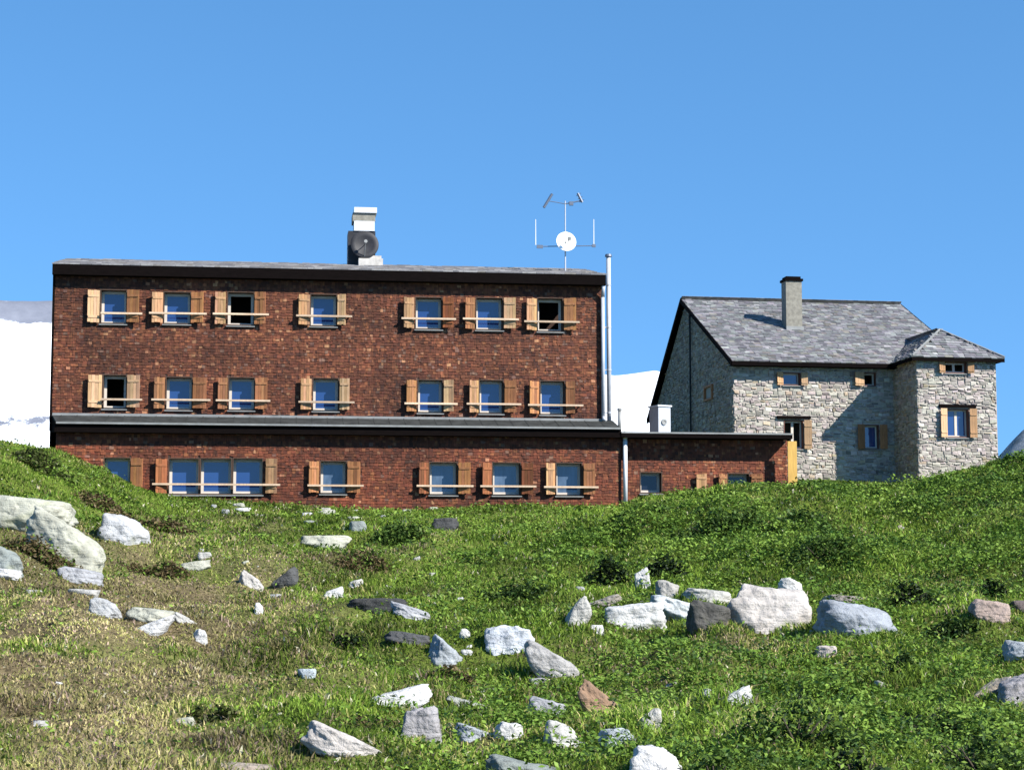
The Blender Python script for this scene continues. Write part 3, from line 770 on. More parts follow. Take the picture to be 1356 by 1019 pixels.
q = MB()                                                 # dark boards under the verges
def verge(x0, x1):
    q.hexa([(x0, -.51, EZ - .17), (x1, -.51, EZ - .17), (x1, YRD, RZ - .17), (x0, YRD, RZ - .17), (x0, -.51, EZ + .03), (x1, -.51, EZ + .03), (x1, YRD, RZ + .03), (x0, YRD, RZ + .03)])
    q.hexa([(x0, YRD + .001, RZ - .17), (x1, YRD + .001, RZ - .17), (x1, YBK + .32, BZk - .19), (x0, YBK + .32, BZk - .19), (x0, YRD + .001, RZ + .03), (x1, YRD + .001, RZ + .03), (x1, YBK + .32, BZk + .03), (x0, YBK + .32, BZk + .03)])
verge(rl - .05, rl - .002); verge(rr + .01, rr + .05)
q.box(rl, wl - .02, -.54, -.502, EZ - .17, EZ - .01); q.box(rl + .01, HW, -.50, -.09, EZ - .17, EZ - .14)
q.box(wl, wr, wf - .03, wf - .002, EZ2 - .15, EZ2 + .0); q.box(wl - .03, wl - .002, wf - .03, -.3, EZ2 - .15, EZ2 + .0)
q.build('verge_board', M['dark_wood'], hr)
# chimney of the house
hy = 3.4
h0, h1 = SF.x(1041, hy, 400), SF.x(1062, hy, 400)
q = MB(); q.box(h0, h1, hy, hy + .62, EZ + p1 * (hy + .1), SF.z(372, hy, 1050)); hc = q.build('chimney', M['chimney'], hr)
q = MB(); zc = SF.z(372, hy, 1050); q.box(h0 - .05, h1 + .05, hy - .05, hy + .67, zc + .002, zc + .10)
q.box(h0 + .03, h1 - .03, hy + .03, hy + .59, zc + .102, zc + .2); q.build('chimney_cap', M['dark_wood'], hc)
q = MB(); q.box(h0 - .03, h1 + .03, hy - .1, hy - .004, EZ + p1 * (hy + .2), EZ + p1 * (hy + .35) + .22); q.build('chimney_flashing', M['zinc'], hc)

# ================================================================== GROUND
def axis(a, b, step, lo, hi, g=1.13):
    c = list(np.arange(a, b + step / 2, step)); s = step
    while c[-1] < hi: s *= g; c.append(c[-1] + s)
    s = step
    while c[0] > lo: s *= g; c.insert(0, c[0] - s)
    return np.array(c)
XS = axis(-17, 17, .13, -3500, 3500); YS = axis(12, 72, .15, -40, 3600)
gx_, gy_ = np.meshgrid(XS, YS); gz_ = terrain(gx_, gy_)
def grid_mesh(name, X, Y, Z, m, smooth=True):
    ny, nx = X.shape; v = np.stack([X, Y, Z], -1).reshape(-1, 3).astype(np.float32)
    i = np.arange(ny * nx).reshape(ny, nx)
    f = np.stack([i[:-1, :-1], i[:-1, 1:], i[1:, 1:], i[1:, :-1]], -1).reshape(-1, 4).astype(np.int32)
    me = bpy.data.meshes.new(name); me.vertices.add(len(v)); me.vertices.foreach_set('co', v.ravel())
    me.loops.add(f.size); me.loops.foreach_set('vertex_index', f.ravel()); me.polygons.add(len(f))
    me.polygons.foreach_set('loop_start', np.arange(0, f.size, 4, dtype=np.int32))
    if smooth: me.polygons.foreach_set('use_smooth', np.ones(len(f), bool))
    me.materials.append(m); me.update(); me.validate()
    o = bpy.data.objects.new(name, me); col.objects.link(o); return o
def dryness(x, y):
    """0 = lush green, 1 = dry straw, from where things grow on this slope."""
    px = x / np.maximum(y, 8) * F + CX
    ys = HOR - F * (terrain(x, y, False) - EYE) / np.maximum(y, 8)
    d = np.clip((560 - px) / 330, 0, 1) * np.clip((ys - 672) / 105, 0, 1)
    for (cx_, cy_, rx, ry, a) in ((970, 868, 75, 30, .8), (860, 880, 70, 35, .5), (330, 720, 130, 35, .3), (1290, 790, 70, 25, .35), (320, 985, 120, 40, .5), (600, 960, 220, 60, .3), (450, 745, 80, 25, .5), (50, 720, 70, 30, .5)):
        d = np.maximum(d, a * np.exp(-((px - cx_) / rx) ** 2 - ((ys - cy_) / ry) ** 2))
    return np.clip(d * 1.0 + .75 * fbm(x / 1.5, y / 2.2, 3, 77) * (.35 + d) + .22 * fbm(x / .4, y / .6, 2, 78), 0, 1)
LUSH = np.array([.145, .205, .027]); LUSH2 = np.array([.085, .145, .019]); DRY = np.array([.31, .26, .125]); BROWN = np.array([.20, .15, .085]); OLIVE = np.array([.21, .205, .065])
def turf_col(x, y, n):
    d = dryness(x, y)[:, None]; r = rng.random((n, 1)); r2 = rng.random((n, 1))
    g = LUSH * (1 - r) + LUSH2 * r; g = np.where(r2 < .11, OLIVE, g); dr = np.where(r < .26, BROWN, np.where(r < .46, np.array([.27, .195, .15]), DRY))
    dr = np.where((r2 > .6), OLIVE * 1.15, dr)
    k = np.where(rng.random((n, 1)) < d, dr, g)
    k = k * (1 + 1.0 * fbm(x / 1.7, y / 2.2, 3, 55)[:, None]) * rng.uniform(.7, 1.35, (n, 1))
    return np.clip(k, .004, .8)
ground = grid_mesh('ground', gx_, gy_, gz_, M['ground'])
d_ = dryness(gx_.ravel(), gy_.ravel())[:, None]
gc = np.concatenate([LUSH * .8 * (1 - d_) + (BROWN * .5 + DRY * .25) * d_, np.ones((d_.size, 1))], 1).astype(np.float32)
at = ground.data.color_attributes.new('col', 'FLOAT_COLOR', 'POINT'); at.data.foreach_set('color', gc.ravel())
tag(ground, kind='structure')

# footprints that stay clear of grass
def clear(x, y):
    p = np.stack([x, y, np.zeros_like(x)], -1)
    a = (p - HF.O) @ HF.e; b = (p - HF.O) @ HF.n
    k = (a > GX0) & (a < GX1) & (b > GY - .02) | (a > GX1 - .1) & (a < AX1 + .2) & (b > AY - .02)
    a = (p - SF.O) @ SF.e; b = (p - SF.O) @ SF.n
    k |= (a > 0) & (a < HW) & (b > -.03) | (a > WX0) & (a < WX1) & (b > -PJ - .03)
    return ~k

# ---- rocks
def ico(sub):
    bm = bmesh.new(); bmesh.ops.create_icosphere(bm, subdivisions=sub, radius=1)
    v = np.array([q.co[:] for q in bm.verts]); f = [tuple(q.index for q in p.verts) for p in bm.faces]; bm.free(); return v, f
ICO = {3: ico(3), 4: ico(4), 5: ico(5)}
ROCKS = []
def rock(px0, px1, py0, py1, label, color, tilt=0, thin=.75, seed=None, sink=.45, dep=.8, sub=5, p=15, group=None, name='boulder', cat='rock', lift=0, yaw=0, d=None, n=11):
    seed = int(px0 * 7 + py0 * 3) if seed is None else seed
    g = np.random.default_rng(seed)
    pc = (px0 + px1) / 2
    X, D, Z = hit(pc, min(py1, 1090))
    w = (px1 - px0) / F * D; h = (py1 - py0) / F * D
    if py1 > 1019: Z = float(terrain(X, D))
    v, f = ICO[sub]
    nr = g.normal(size=(n, 3)); nr /= np.linalg.norm(nr, axis=1)[:, None]; dd_ = g.uniform(.62, 1.0, n)
    nr = np.vstack([nr, [[0, 0, 1], [0, 0, -1], [0, -1, .25], [1, 0, .1], [-1, 0, .1]]]); nr /= np.linalg.norm(nr, axis=1)[:, None]
    dd_ = np.concatenate([dd_, [thin, .8, .8, .9, .9]])
    t = np.maximum(v @ nr.T / dd_, 0); r = np.minimum((t ** p).sum(1) ** (-1 / p), 1.12)
    q = v * r[:, None]
    s1 = fbm(q[:, 0] * 2.2 + seed, q[:, 1] * 2.2 + q[:, 2] * 1.7, 3, seed % 97); s2 = fbm(q[:, 2] * 5 + seed, q[:, 0] * 3 - q[:, 1] * 3, 3, seed % 89)
    s3 = np.abs(fbm(q[:, 0] * 3.1 - seed, q[:, 2] * 4.3 + q[:, 1] * 2.2, 3, seed % 83)); s4 = fbm(q[:, 0] * 11 + q[:, 1] * 7, q[:, 2] * 12 - q[:, 1] * 9 + seed, 2, seed % 79)
    q = q * (1 + .13 * s1 + .10 * s2 - .16 * np.clip(.16 - s3, 0, 1) * 2 + .035 * s4)[:, None]
    tilt *= .65; asp = max(w / h, .6)
    q = q * np.array([1, dep, thin / asp * 1.1 if abs(tilt) > 1 else 1])
    a = R(tilt); c, s = math.cos(a), math.sin(a)
    q = np.stack([q[:, 0] * c + q[:, 2] * s, q[:, 1], -q[:, 0] * s + q[:, 2] * c], 1)
    lo, hi = q.min(0), q.max(0)
    H = h * (1 + sink); dp = max(w * dep, h * .7)
    q = (q - (lo + hi) / 2) / (hi - lo) * np.array([w, dp, H])
    me = bpy.data.meshes.new(name); me.from_pydata(q.tolist(), [], f); me.materials.append(M['rock'])
    me.polygons.foreach_set('use_smooth', [True] * len(f)); me.update()
    o = bpy.data.objects.new(name, me); col.objects.link(o)
    yy = D + dp * .42
    ktop = (HOR - py0) / F                       # the top should meet this line of sight
    o.location = (X * yy / D, yy, EYE + ktop * yy - H / 2 + lift)
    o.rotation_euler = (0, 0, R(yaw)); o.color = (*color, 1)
    tag(o, label, cat, group); ROCKS.append((X, yy, w, dp)); return o
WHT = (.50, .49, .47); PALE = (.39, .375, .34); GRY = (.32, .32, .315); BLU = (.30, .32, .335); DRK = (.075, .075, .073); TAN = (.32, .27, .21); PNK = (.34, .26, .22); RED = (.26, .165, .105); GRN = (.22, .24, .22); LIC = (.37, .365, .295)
rock(-70, 102, 654, 702, 'long pale lichened slab at the left frame edge above the brown hollow', LIC, 3, .6, dep=.6, n=12, seed=41, sub=5)
rock(34, 140, 670, 744, 'pale sloping slab running down from the left long slab to the white boulder', LIC, 30, .62, dep=.6, n=12, seed=52, sub=5)
rock(130, 199, 680, 722, 'rounded grey-white boulder below the leftmost ground-floor window', (0.420, 0.420, 0.420), 12, .7, dep=.8)
rock(-30, 33, 715, 757, 'grey rounded boulder cut by the left frame edge', GRN, 20, .6)
rock(-25, 29, 751, 766, 'flat white slab under the grey boulder at the left frame edge', WHT, 3, .5)
rock(78, 137, 749, 774, 'flat speckled grey rock below the sloping slab', (0.321, 0.321, 0.329), 5, .5)
rock(34, 62, 780, 788, 'thin pale stone sliver lying left in dry grass', PALE, 2, .5, sub=3)
rock(90, 132, 779, 788, 'thin pale flat stone beside the dry grass hummock', PALE, 2, .5, sub=3)
rock(118, 162, 790, 818, 'broken white stone with a dark notch on the dry left slope', (0.382, 0.382, 0.375), 15, .6)
rock(168, 232, 803, 826, 'flat greenish-grey slab behind the bright white stone on the dry slope', LIC, 2, .4)
rock(176, 229, 813, 842, 'bright white angular stone on the dry left slope', WHT, -18, .55)
rock(230, 264, 809, 826, 'low pale stone arching right of the bright white stone', PALE, 22, .5)
rock(252, 275, 831, 852, 'small white block at the right end of the dry-slope stones', WHT, 10, .7)
rock(238, 281, 741, 757, 'pale flat stone in grass under the triple window', LIC, -4, .5)
rock(262, 281, 731, 740, 'small pale stone just above the flat stone under the triple window', PALE, 0, .5, sub=3)
rock(316, 350, 754, 780, 'white pointed stone with a shaded left side in mid slope', (0.427, 0.397, 0.359), 35, .6)
rock(360, 396, 750, 780, 'dark leaning boulder right of the white pointed stone', DRK, -40, .6)
rock(396, 467, 709, 728, 'pale flat lens-shaped rock below the hut wall', LIC, 0, .5)
rock(428, 456, 776, 793, 'small white stone above the dark slab', WHT, -15, .6)
rock(458, 482, 766, 779, 'small pale stone uphill of the white stone over the dark slab', PALE, -12, .6, sub=3)
rock(336, 349, 797, 814, 'tiny upright white stone in the middle of the left slope', WHT, 0, .8, sub=3)
rock(355, 373, 786, 793, 'tiny flat white stone uphill of the upright one', WHT, 0, .5, sub=3)
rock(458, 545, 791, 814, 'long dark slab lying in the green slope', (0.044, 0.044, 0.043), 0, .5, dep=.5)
rock(516, 572, 795, 818, 'grey stone with white tip at the right end of the dark slab', (0.321, 0.321, 0.329), 12, .5)
rock(508, 572, 834, 851, 'dark flat stone above the leaning grey slab', (0.076, 0.076, 0.076), 4, .5)
rock(563, 616, 838, 884, 'leaning blue-grey slab with a pale right edge', BLU, 35, .6)
rock(608, 624, 831, 846, 'small bright stone left of the big white boulder', WHT, 0, .7, sub=3)
rock(610, 628, 858, 867, 'flat bright chip below the small bright stone', WHT, 0, .6, sub=3)
rock(638, 709, 826, 867, 'big white angular boulder in the middle of the slope', (0.474, 0.489, 0.512), -3, .8, dep=.7, sub=5, n=4)
rock(694, 767, 845, 897, 'large grey grooved slab leaning right of the white boulder', (0.344, 0.329, 0.313), 28, .6, dep=.6, sub=5)
rock(632, 662, 907, 918, 'thin pale chip under the white boulder', PALE, -6, .5, sub=3)
rock(590, 650, 918, 940, 'low pale ledge stone above the blue-grey stones', (0.321, 0.329, 0.290), 10, .5)
rock(476, 573, 903, 936, 'bright white elongated slab lying across the grey block', (0.550, 0.542, 0.519), -9, .5, dep=.5, sub=5)
rock(531, 586, 930, 980, 'square mauve-grey block beneath the bright elongated slab', (0.290, 0.274, 0.274), -5, .9, n=4)
rock(398, 512, 950, 1004, 'long pinkish-white plank-shaped stone pointing down the slope', (0.443, 0.404, 0.366), 19, .5, dep=.4, sub=5)
rock(394, 419, 883, 897, 'small bluish stone alone on the left of the slope', (0.344, 0.382, 0.397), 0, .6, sub=3)
rock(600, 649, 953, 981, 'blue-grey wedge stone left of the white cobble', BLU, 14, .6)
rock(653, 694, 951, 979, 'white cobble between blue-grey wedge and rounded pale boulder', WHT, 6, .7)
rock(717, 767, 949, 990, 'rounded pale boulder with a dark spot near the bottom', (0.420, 0.413, 0.382), 20, .8)
rock(698, 750, 919, 950, 'light grey triangular stone uphill of the rounded pale boulder', (0.321, 0.321, 0.329), 8, .6)
rock(764, 819, 903, 952, 'reddish-brown slab lying in the lower slope', RED, 35, .6, lift=.05, dep=1.0)
rock(792, 848, 959, 992, 'flat blue-white block near the bottom beside the largest white boulder', (0.366, 0.397, 0.420), -3, .6)
rock(847, 877, 934, 967, 'small pale pyramid stone right of the reddish slab', PALE, 5, .9)
rock(828, 915, 981, 1035, 'largest white boulder at the bottom edge of the photo', (0.535, 0.519, 0.504), 4, .8, sub=5, n=4)
rock(642, 760, 994, 1034, 'greenish-grey slab cut by the bottom frame edge', GRN, 8, .5, sub=5)
rock(270, 364, 1002, 1032, 'flat tan slab cut by the bottom frame edge', (0.305, 0.252, 0.206), 2, .5, sub=5)
rock(798, 884, 796, 834, 'white slab at the left of the boulder row', (0.519, 0.512, 0.489), -4, .6, dep=.6, sub=5, n=4)
rock(748, 784, 788, 830, 'narrow pale stone propped at the left end of the boulder row', PALE, -42, .5)
rock(772, 824, 786, 806, 'grey-brown ledge stone over the dark gap in the boulder row', (0.266, 0.240, 0.204), -10, .4)
rock(858, 938, 787, 822, 'bluish-white slab tucked behind the shade-darkened boulder', (0.458, 0.481, 0.474), 10, .5, n=4)
rock(908, 968, 793, 833, 'shade-darkened boulder in the middle of the boulder row', (0.082, 0.078, 0.069), 12, .8, dep=.9, sub=5, n=4)  # dark colour paints the shadow in the hollow under the cap slab
rock(900, 972, 778, 800, 'pale cap slab lying over the shade-darkened boulder', PALE, 3, .5, dep=.8)
rock(954, 1077, 772, 838, 'largest pale boulder of the row with a speckled broad face', (0.443, 0.404, 0.366), 4, .8, dep=.7, sub=5, n=4)
rock(1030, 1064, 764, 792, 'bright white peak stone on top of the largest pale boulder', WHT, 20, .9, lift=0)
rock(1078, 1188, 793, 847, 'grey-blue rounded boulder at the right end of the row', (0.274, 0.290, 0.313), 7, .8, dep=.7, sub=5, seed=88, n=4)
rock(1090, 1150, 786, 806, 'brownish lumpy stone on top of the grey-blue boulder', (0.266, 0.230, 0.196), 3, .6)
rock(868, 900, 767, 793, 'small grey stone standing above the boulder row', (0.321, 0.305, 0.274), 0, .8)
rock(840, 862, 751, 779, 'small white upright stone uphill of the boulder row', WHT, -25, .7)
rock(1284, 1337, 792, 824, 'pale pinkish stone on the far right slope', PNK, 8, .7)
rock(1330, 1385, 846, 876, 'bluish boulder cut by the right frame edge', BLU, 4, .7)
rock(1318, 1400, 884, 940, 'grey and pink boulder at the right frame edge above the dark shrubs', (0.305, 0.283, 0.283), -14, .7, sub=5)
rock(1276, 1336, 892, 926, 'tan sloping slab leaning on the boulder at the right edge', TAN, -20, .5)
rock(1338, 1372, 794, 812, 'brown flat stone at the right edge beside the pinkish stone', (0.126, 0.100, 0.094), 0, .5)
rock(949, 999, 904, 934, 'white wedge stone alone on the lower right grass', (0.443, 0.443, 0.427), -18, .6)
rock(1078, 1108, 853, 870, 'small pinkish-white flat stone below the grey-blue boulder', (0.443, 0.382, 0.344), 0, .5)
rock(572, 608, 686, 703, 'dark stone with white flecks just below the hut', (0.057, 0.057, 0.057), 0, .6)
rock(462, 486, 690, 703, 'small blue-grey stone below the hut left of the dark stone', GRN, 0, .6, sub=3)
rock(1158, 1182, 898, 912, 'small pale yellowish stone in lower right grass', LIC, 14, .6, sub=3)
rock(780, 800, 826, 838, 'small bright cobble below the white slab of the boulder row', WHT, 0, .7, sub=3)
rock(700, 724, 895, 908, 'grey cobble below the large grooved slab', GRY, 0, .6, sub=3)
rock(232, 262, 945, 960, 'pale green-tinged stone on the dry slope at lower left', LIC, -4, .6, sub=3)
rock(40, 66, 950, 964, 'pale small stone at the lower left of the dry slope', PALE, 0, .6, sub=3)

# small loose stones that nothing tells apart
for k in range(64):
    while True:
        px = random.uniform(10, 1346); py = random.uniform(690, 1005)
        if px > 900 and random.random() < .55: continue
        break
    s = random.uniform(4, 10) * (.6 + (py - 650) / 500)
    rock(px, px + s * random.uniform(1, 1.9), py, py + s * .75, 'small pale loose stone lying in the grass of the slope', random.choice([PALE, WHT, GRY, LIC, TAN]), random.uniform(-15, 15), .6,
         seed=5000 + k, sub=3, group='small loose stones in the grass', name='stone', cat='stone', sink=.5, lift=0)

for k in range(22):                     # pale stones along the trodden edge below the hut
    px = random.uniform(235, 620); py = random.uniform(668, 690) if px > 330 else random.uniform(660, 676)
    rock(px, px + random.uniform(7, 20), py, py + random.uniform(3.5, 6), 'small pale loose stone lying in the grass of the slope', random.choice([PALE, LIC, WHT, GRY]), 0, .6,
         seed=7000 + k, sub=3, group='small loose stones in the grass', name='stone', cat='stone', sink=.5)
for k in range(26):
    px = random.uniform(560, 930); py = random.uniform(880, 1008); sz = random.uniform(9, 24)
    rock(px, px + sz, py, py + sz * random.uniform(.4, .65), 'small pale loose stone lying in the grass of the slope', random.choice([PALE, LIC, WHT, GRY, BLU]), random.uniform(-20, 25), .6,
         seed=7100 + k, sub=4, group='small loose stones in the grass', name='stone', cat='stone', sink=.5)
def mesh_raw(name, v, polys, c, m):
    me = bpy.data.meshes.new(name); me.vertices.add(len(v)); me.vertices.foreach_set('co', v.astype(np.float32).ravel())
    idx = np.concatenate([p.ravel() for p in polys]).astype(np.int32)
    lens = np.concatenate([np.full(len(p), p.shape[1]) for p in polys]); st = np.concatenate([[0], np.cumsum(lens)[:-1]]).astype(np.int32)
    me.loops.add(len(idx)); me.loops.foreach_set('vertex_index', idx); me.polygons.add(len(lens)); me.polygons.foreach_set('loop_start', st)
    me.materials.append(m); me.update()
    at = me.color_attributes.new('col', 'FLOAT_COLOR', 'POINT')
    at.data.foreach_set('color', np.concatenate([c, np.ones((len(c), 1))], 1).astype(np.float32).ravel())
    o = bpy.data.objects.new(name, me); col.objects.link(o); return o
def leaf_quads(x, y, z, s, up=.7):
    n = len(x); nr = rng.normal(size=(n, 3)); nr[:, 2] = np.abs(nr[:, 2]) + up; nr /= np.linalg.norm(nr, axis=1)[:, None]
    a = np.cross(nr, rng.normal(size=(n, 3))); a /= np.linalg.norm(a, axis=1)[:, None]; b = np.cross(nr, a)
    p = np.stack([x, y, z], 1); S = s[:, None]
    v = np.stack([p - a * S, p - b * S * .5 + nr * S * .12, p + a * S, p + b * S * .5 + nr * S * .12], 1).reshape(-1, 3)
    return v, np.arange(n)[:, None] * 4 + np.array([[0, 1, 2, 3]])
# ---- shrubs, each its own
SHR = []
def shrub(px0, px1, py0, py1, label, tone, dens=1.0, hf=.85, mix=.2):
    X, D, Z = hit((px0 + px1) / 2, py1)
    w = (px1 - px0) / F * D; h = (py1 - py0) / F * D; dp = max(w * .6, .3)
    root = empty('shrub', (X, D + dp * .45, float(terrain(X, D + dp * .45))), 0, label, 'shrub')
    n = int(np.clip(4200 * w * max(h, .25) * dens, 500, 7000)) 
    g = np.random.default_rng(int(px0 * 11 + py1))
    nl = max(4, int(n / 90)); cs = g.uniform(-1, 1, (nl, 3)); 
    k = g.integers(0, nl, n); o = g.normal(size=(n, 3)) * np.array([.24, .24, .2])
    p = cs[k] * np.array([.95, .8, .5]) + o * g.uniform(.5, 1.3, nl)[k][:, None]; p[:, 2] = np.abs(p[:, 2] + .2)
    rr = np.sqrt((p[:, 0]) ** 2 + p[:, 1] ** 2); p[:, 2] *= np.clip(1.15 - .55 * rr, .25, 1.2)
    H = max(h * hf, .2); SHR.append((X, D + dp * .45, w * .42, dp * .5))
    x = p[:, 0] * w / 2; y = p[:, 1] * dp / 2; z = p[:, 2] * H
    x_w, y_w = X + x, D + dp * .45 + y
    z = z + terrain(x_w, y_w) - float(terrain(X, D + dp * .45))
    s = (.012 + .0008 * D) * g.uniform(.6, 1.4, n)
    v, q = leaf_quads(x, y, z, s, .4)
    base = np.array(tone); c = base * g.uniform(.6, 1.5, (n, 1)); br = g.random((n, 1)) < mix; c = np.where(br, np.array([[.11, .17, .03]]) * g.uniform(.6, 1.3, (n, 1)), c)  # in green shrubs: dark base leaves as shade pockets, bright ones as highlights
    lo = mesh_raw('foliage', v, [q], np.repeat(c, 4, axis=0), M['leaf']); lo.parent = root
    m = MB()
    for j in range(6):
        e_ = (g.uniform(-.35, .35) * w, g.uniform(-.35, .35) * dp, H * .4); m.tube((g.uniform(-.05, .05), g.uniform(-.05, .05), -.08), e_, .012, .005, 5)
    st = m.build('stem', M['stem'], root)
DG = (.012, .021, .008); MG = (.028, .052, .013); BR = (.045, .032, .016); OG = (.055, .065, .02)  # DG puts the shade of dark hollows into the leaf colour
shrub(778, 828, 733, 776, 'rounded shrub leafed dark as the shaded hole above the left end of the boulder row', DG)
shrub(856, 905, 725, 768, 'shrub leafed dark as the shaded hole uphill of the small grey stone over the boulders', DG)
shrub(1000, 1130, 925, 1000, 'large leafy green shrub with leaves toned as shaded gaps at the bottom right of centre', MG, 1.2, 1.1, .45)
shrub(1180, 1300, 935, 985, 'wide leafy shrub with leaves toned as shaded hollows below the boulder at the right edge', DG, 1.2, 1.1, .3)
shrub(1240, 1370, 955, 1030, 'leafy shrub in the bottom right corner', MG, 1.2, 1.1, .4)
shrub(1100, 1180, 985, 1040, 'leafy shrub with leaves toned as shaded hollows cut by the bottom edge right of centre', DG, 1.2, 1.1, .3)
shrub(915, 985, 985, 1040, 'bright leafy bush at the bottom right of the largest white boulder', (.07, .12, .025))
shrub(1165, 1215, 850, 890, 'round green bush below the grey-blue boulder', MG)
shrub(1230, 1290, 815, 850, 'leafy bush under the pinkish stone on the right slope', MG)
shrub(1290, 1345, 770, 792, 'dark low shrub shading the pinkish stone', DG)
shrub(1180, 1240, 760, 800, 'low dark shrub uphill of the grey-blue boulder', DG)
shrub(110, 180, 650, 684, 'brown-green heather bush above the rounded grey-white boulder', (.10, .075, .035), 1.4, .6, .25)
shrub(190, 250, 672, 708, 'dark heather bush right of the rounded grey-white boulder', (.10, .075, .035), 1.4, .6, .25)
shrub(0, 92, 695, 742, 'brown heather mat under the long pale left slab', (.10, .075, .035), 1.4, .6, .25)
shrub(20, 90, 596, 628, 'dark shrub on the grassy rise left of the hut', OG)
shrub(170, 240, 738, 764, 'brown heather patch left of the flat stone under the triple window', (.10, .075, .035), 1.4, .6, .25)
shrub(415, 500, 725, 755, 'brownish heather below the lens-shaped flat rock', (.10, .075, .035), 1.4, .6, .25)
shrub(490, 560, 700, 722, 'low green bush below the hut middle', (.05, .088, .018))
shrub(640, 720, 772, 800, 'low dark bush in the green middle slope', MG)
shrub(440, 480, 845, 862, 'dark tuft in the middle left slope', DG)
shrub(570, 640, 878, 905, 'brown heather beneath the leaning blue-grey slab', (.10, .075, .035), 1.4, .6, .25)
shrub(900, 1000, 672, 716, 'grass-green bush on the mound before the annexe', (.05, .088, .018))
shrub(1020, 1100, 668, 706, 'green bush on the mound before the stone house', (.05, .088, .018))
shrub(1050, 1130, 722, 756, 'dark bush in the slope right of the boulder peak', (.05, .088, .018))
shrub(455, 520, 945, 966, 'brown heather over the plank-shaped stone', (.10, .075, .035), 1.4, .6, .25)
shrub(255, 300, 930, 962, 'dark green tuft at the lower left', OG)
shrub(845, 905, 655, 680, 'grassy bush in front of the annexe window', (.05, .088, .018))

# ---- grass: every blade a bent sliver, one mesh
def blades(x, y, h, w, lean, colr, nseg=2):
    n = len(x); z = terrain(x, y) - .02
    th = rng.uniform(0, 2 * np.pi, n); ld = rng.uniform(0, 2 * np.pi, n)
    dx_, dy_ = np.cos(th) * w / 2, np.sin(th) * w / 2
    lx, ly = np.cos(ld) * lean * h, np.sin(ld) * lean * h
    b0 = np.stack([x - dx_, y - dy_, z], 1); b1 = np.stack([x + dx_, y + dy_, z], 1)
    mzz = np.stack([x + lx * .35, y + ly * .35, z + h * .6], 1)
    wv = np.stack([dx_ * .75, dy_ * .75, np.zeros(n)], 1)
    tp = np.stack([x + lx, y + ly, z + h * (1 - .3 * lean)], 1)
    v = np.stack([b0, b1, mzz + wv, mzz - wv, tp], 1).reshape(-1, 3)
    i = np.arange(n)[:, None] * 5
    q = i + np.array([[0, 1, 2, 3]]); t = i + np.array([[3, 2, 4]])
    return v, q, t, np.repeat(colr, 5, axis=0)
def scatter(n, d0, d1, pw=1.1, pxa=-120, pxb=1476):
    u = rng.random(n); d = (d0 ** (2 - pw) + u * (d1 ** (2 - pw) - d0 ** (2 - pw))) ** (1 / (2 - pw))
    px = np.where(rng.random(n) < .8, rng.uniform(pxa, pxb, n), np.where(rng.random(n) < .5, rng.uniform(-480, pxa, n), rng.uniform(pxb, 1900, n))); return (px - CX) / F * d, d
NT = 108000
tx, ty = scatter(NT, 12.5, 73)
ty = np.clip(ty, 12, 74)
def off_shrubs(x, y):
    k = np.ones(len(x), bool)
    for (sx, sy, sw, sp) in SHR: k &= ((x - sx) / sw) ** 2 + ((y - sy) / sp) ** 2 > 1
    return k
k = clear(tx, ty) & off_shrubs(tx, ty); tx, ty = tx[k], ty[k]
dn = dryness(tx, ty)
NB = 8
hx = np.repeat(tx, NB); hy_ = np.repeat(ty, NB); nb = len(hx)
spread = np.repeat(.05 + .0016 * ty, NB)
hx = hx + rng.normal(size=nb) * spread; hy_ = hy_ + rng.normal(size=nb) * spread * 1.3
tall = np.repeat((.75 + 1.5 * np.clip(fbm(tx / 1.0, ty / 1.2, 2, 91) + .15, 0, 1)) * (1 - .35 * dn), NB)
hgt = rng.uniform(.06, .15, nb) * tall
wid = (.006 + .00042 * hy_) * rng.uniform(.7, 1.5, nb)
tc = turf_col(tx, ty, len(tx))
cc = np.repeat(tc, NB, axis=0) * rng.uniform(.72, 1.35, (nb, 1))
fl = rng.random(nb) < .018; cc[fl] = np.array([.50, .47, .33]); hgt[fl] *= .8; wid[fl] *= 1.8
k = clear(hx, hy_); 
# short dead straw matted over the dry turf, and low moss-green shoots elsewhere
ex, ey = scatter(280000, 12.5, 62, 1.2); kk = clear(ex, ey) & off_shrubs(ex, ey) & (rng.random(len(ex)) < .25 + .75 * dryness(ex, ey)); ex, ey = ex[kk], ey[kk]; ne = len(ex)
hx = np.concatenate([hx[k], ex]); hy_ = np.concatenate([hy_[k], ey]); hgt = np.concatenate([hgt[k], rng.uniform(.03, .075, ne)])
wid = np.concatenate([wid[k], (.010 + .0006 * ey) * rng.uniform(.7, 1.6, ne)]); cc = np.concatenate([cc[k], turf_col(ex, ey, ne)])
v, q, t, c = blades(hx, hy_, hgt, wid, rng.uniform(.2, 1.15, len(hx)), cc)
go = mesh_raw('grass', v, [q, t], c, M['grass']); tag(go, kind='stuff')
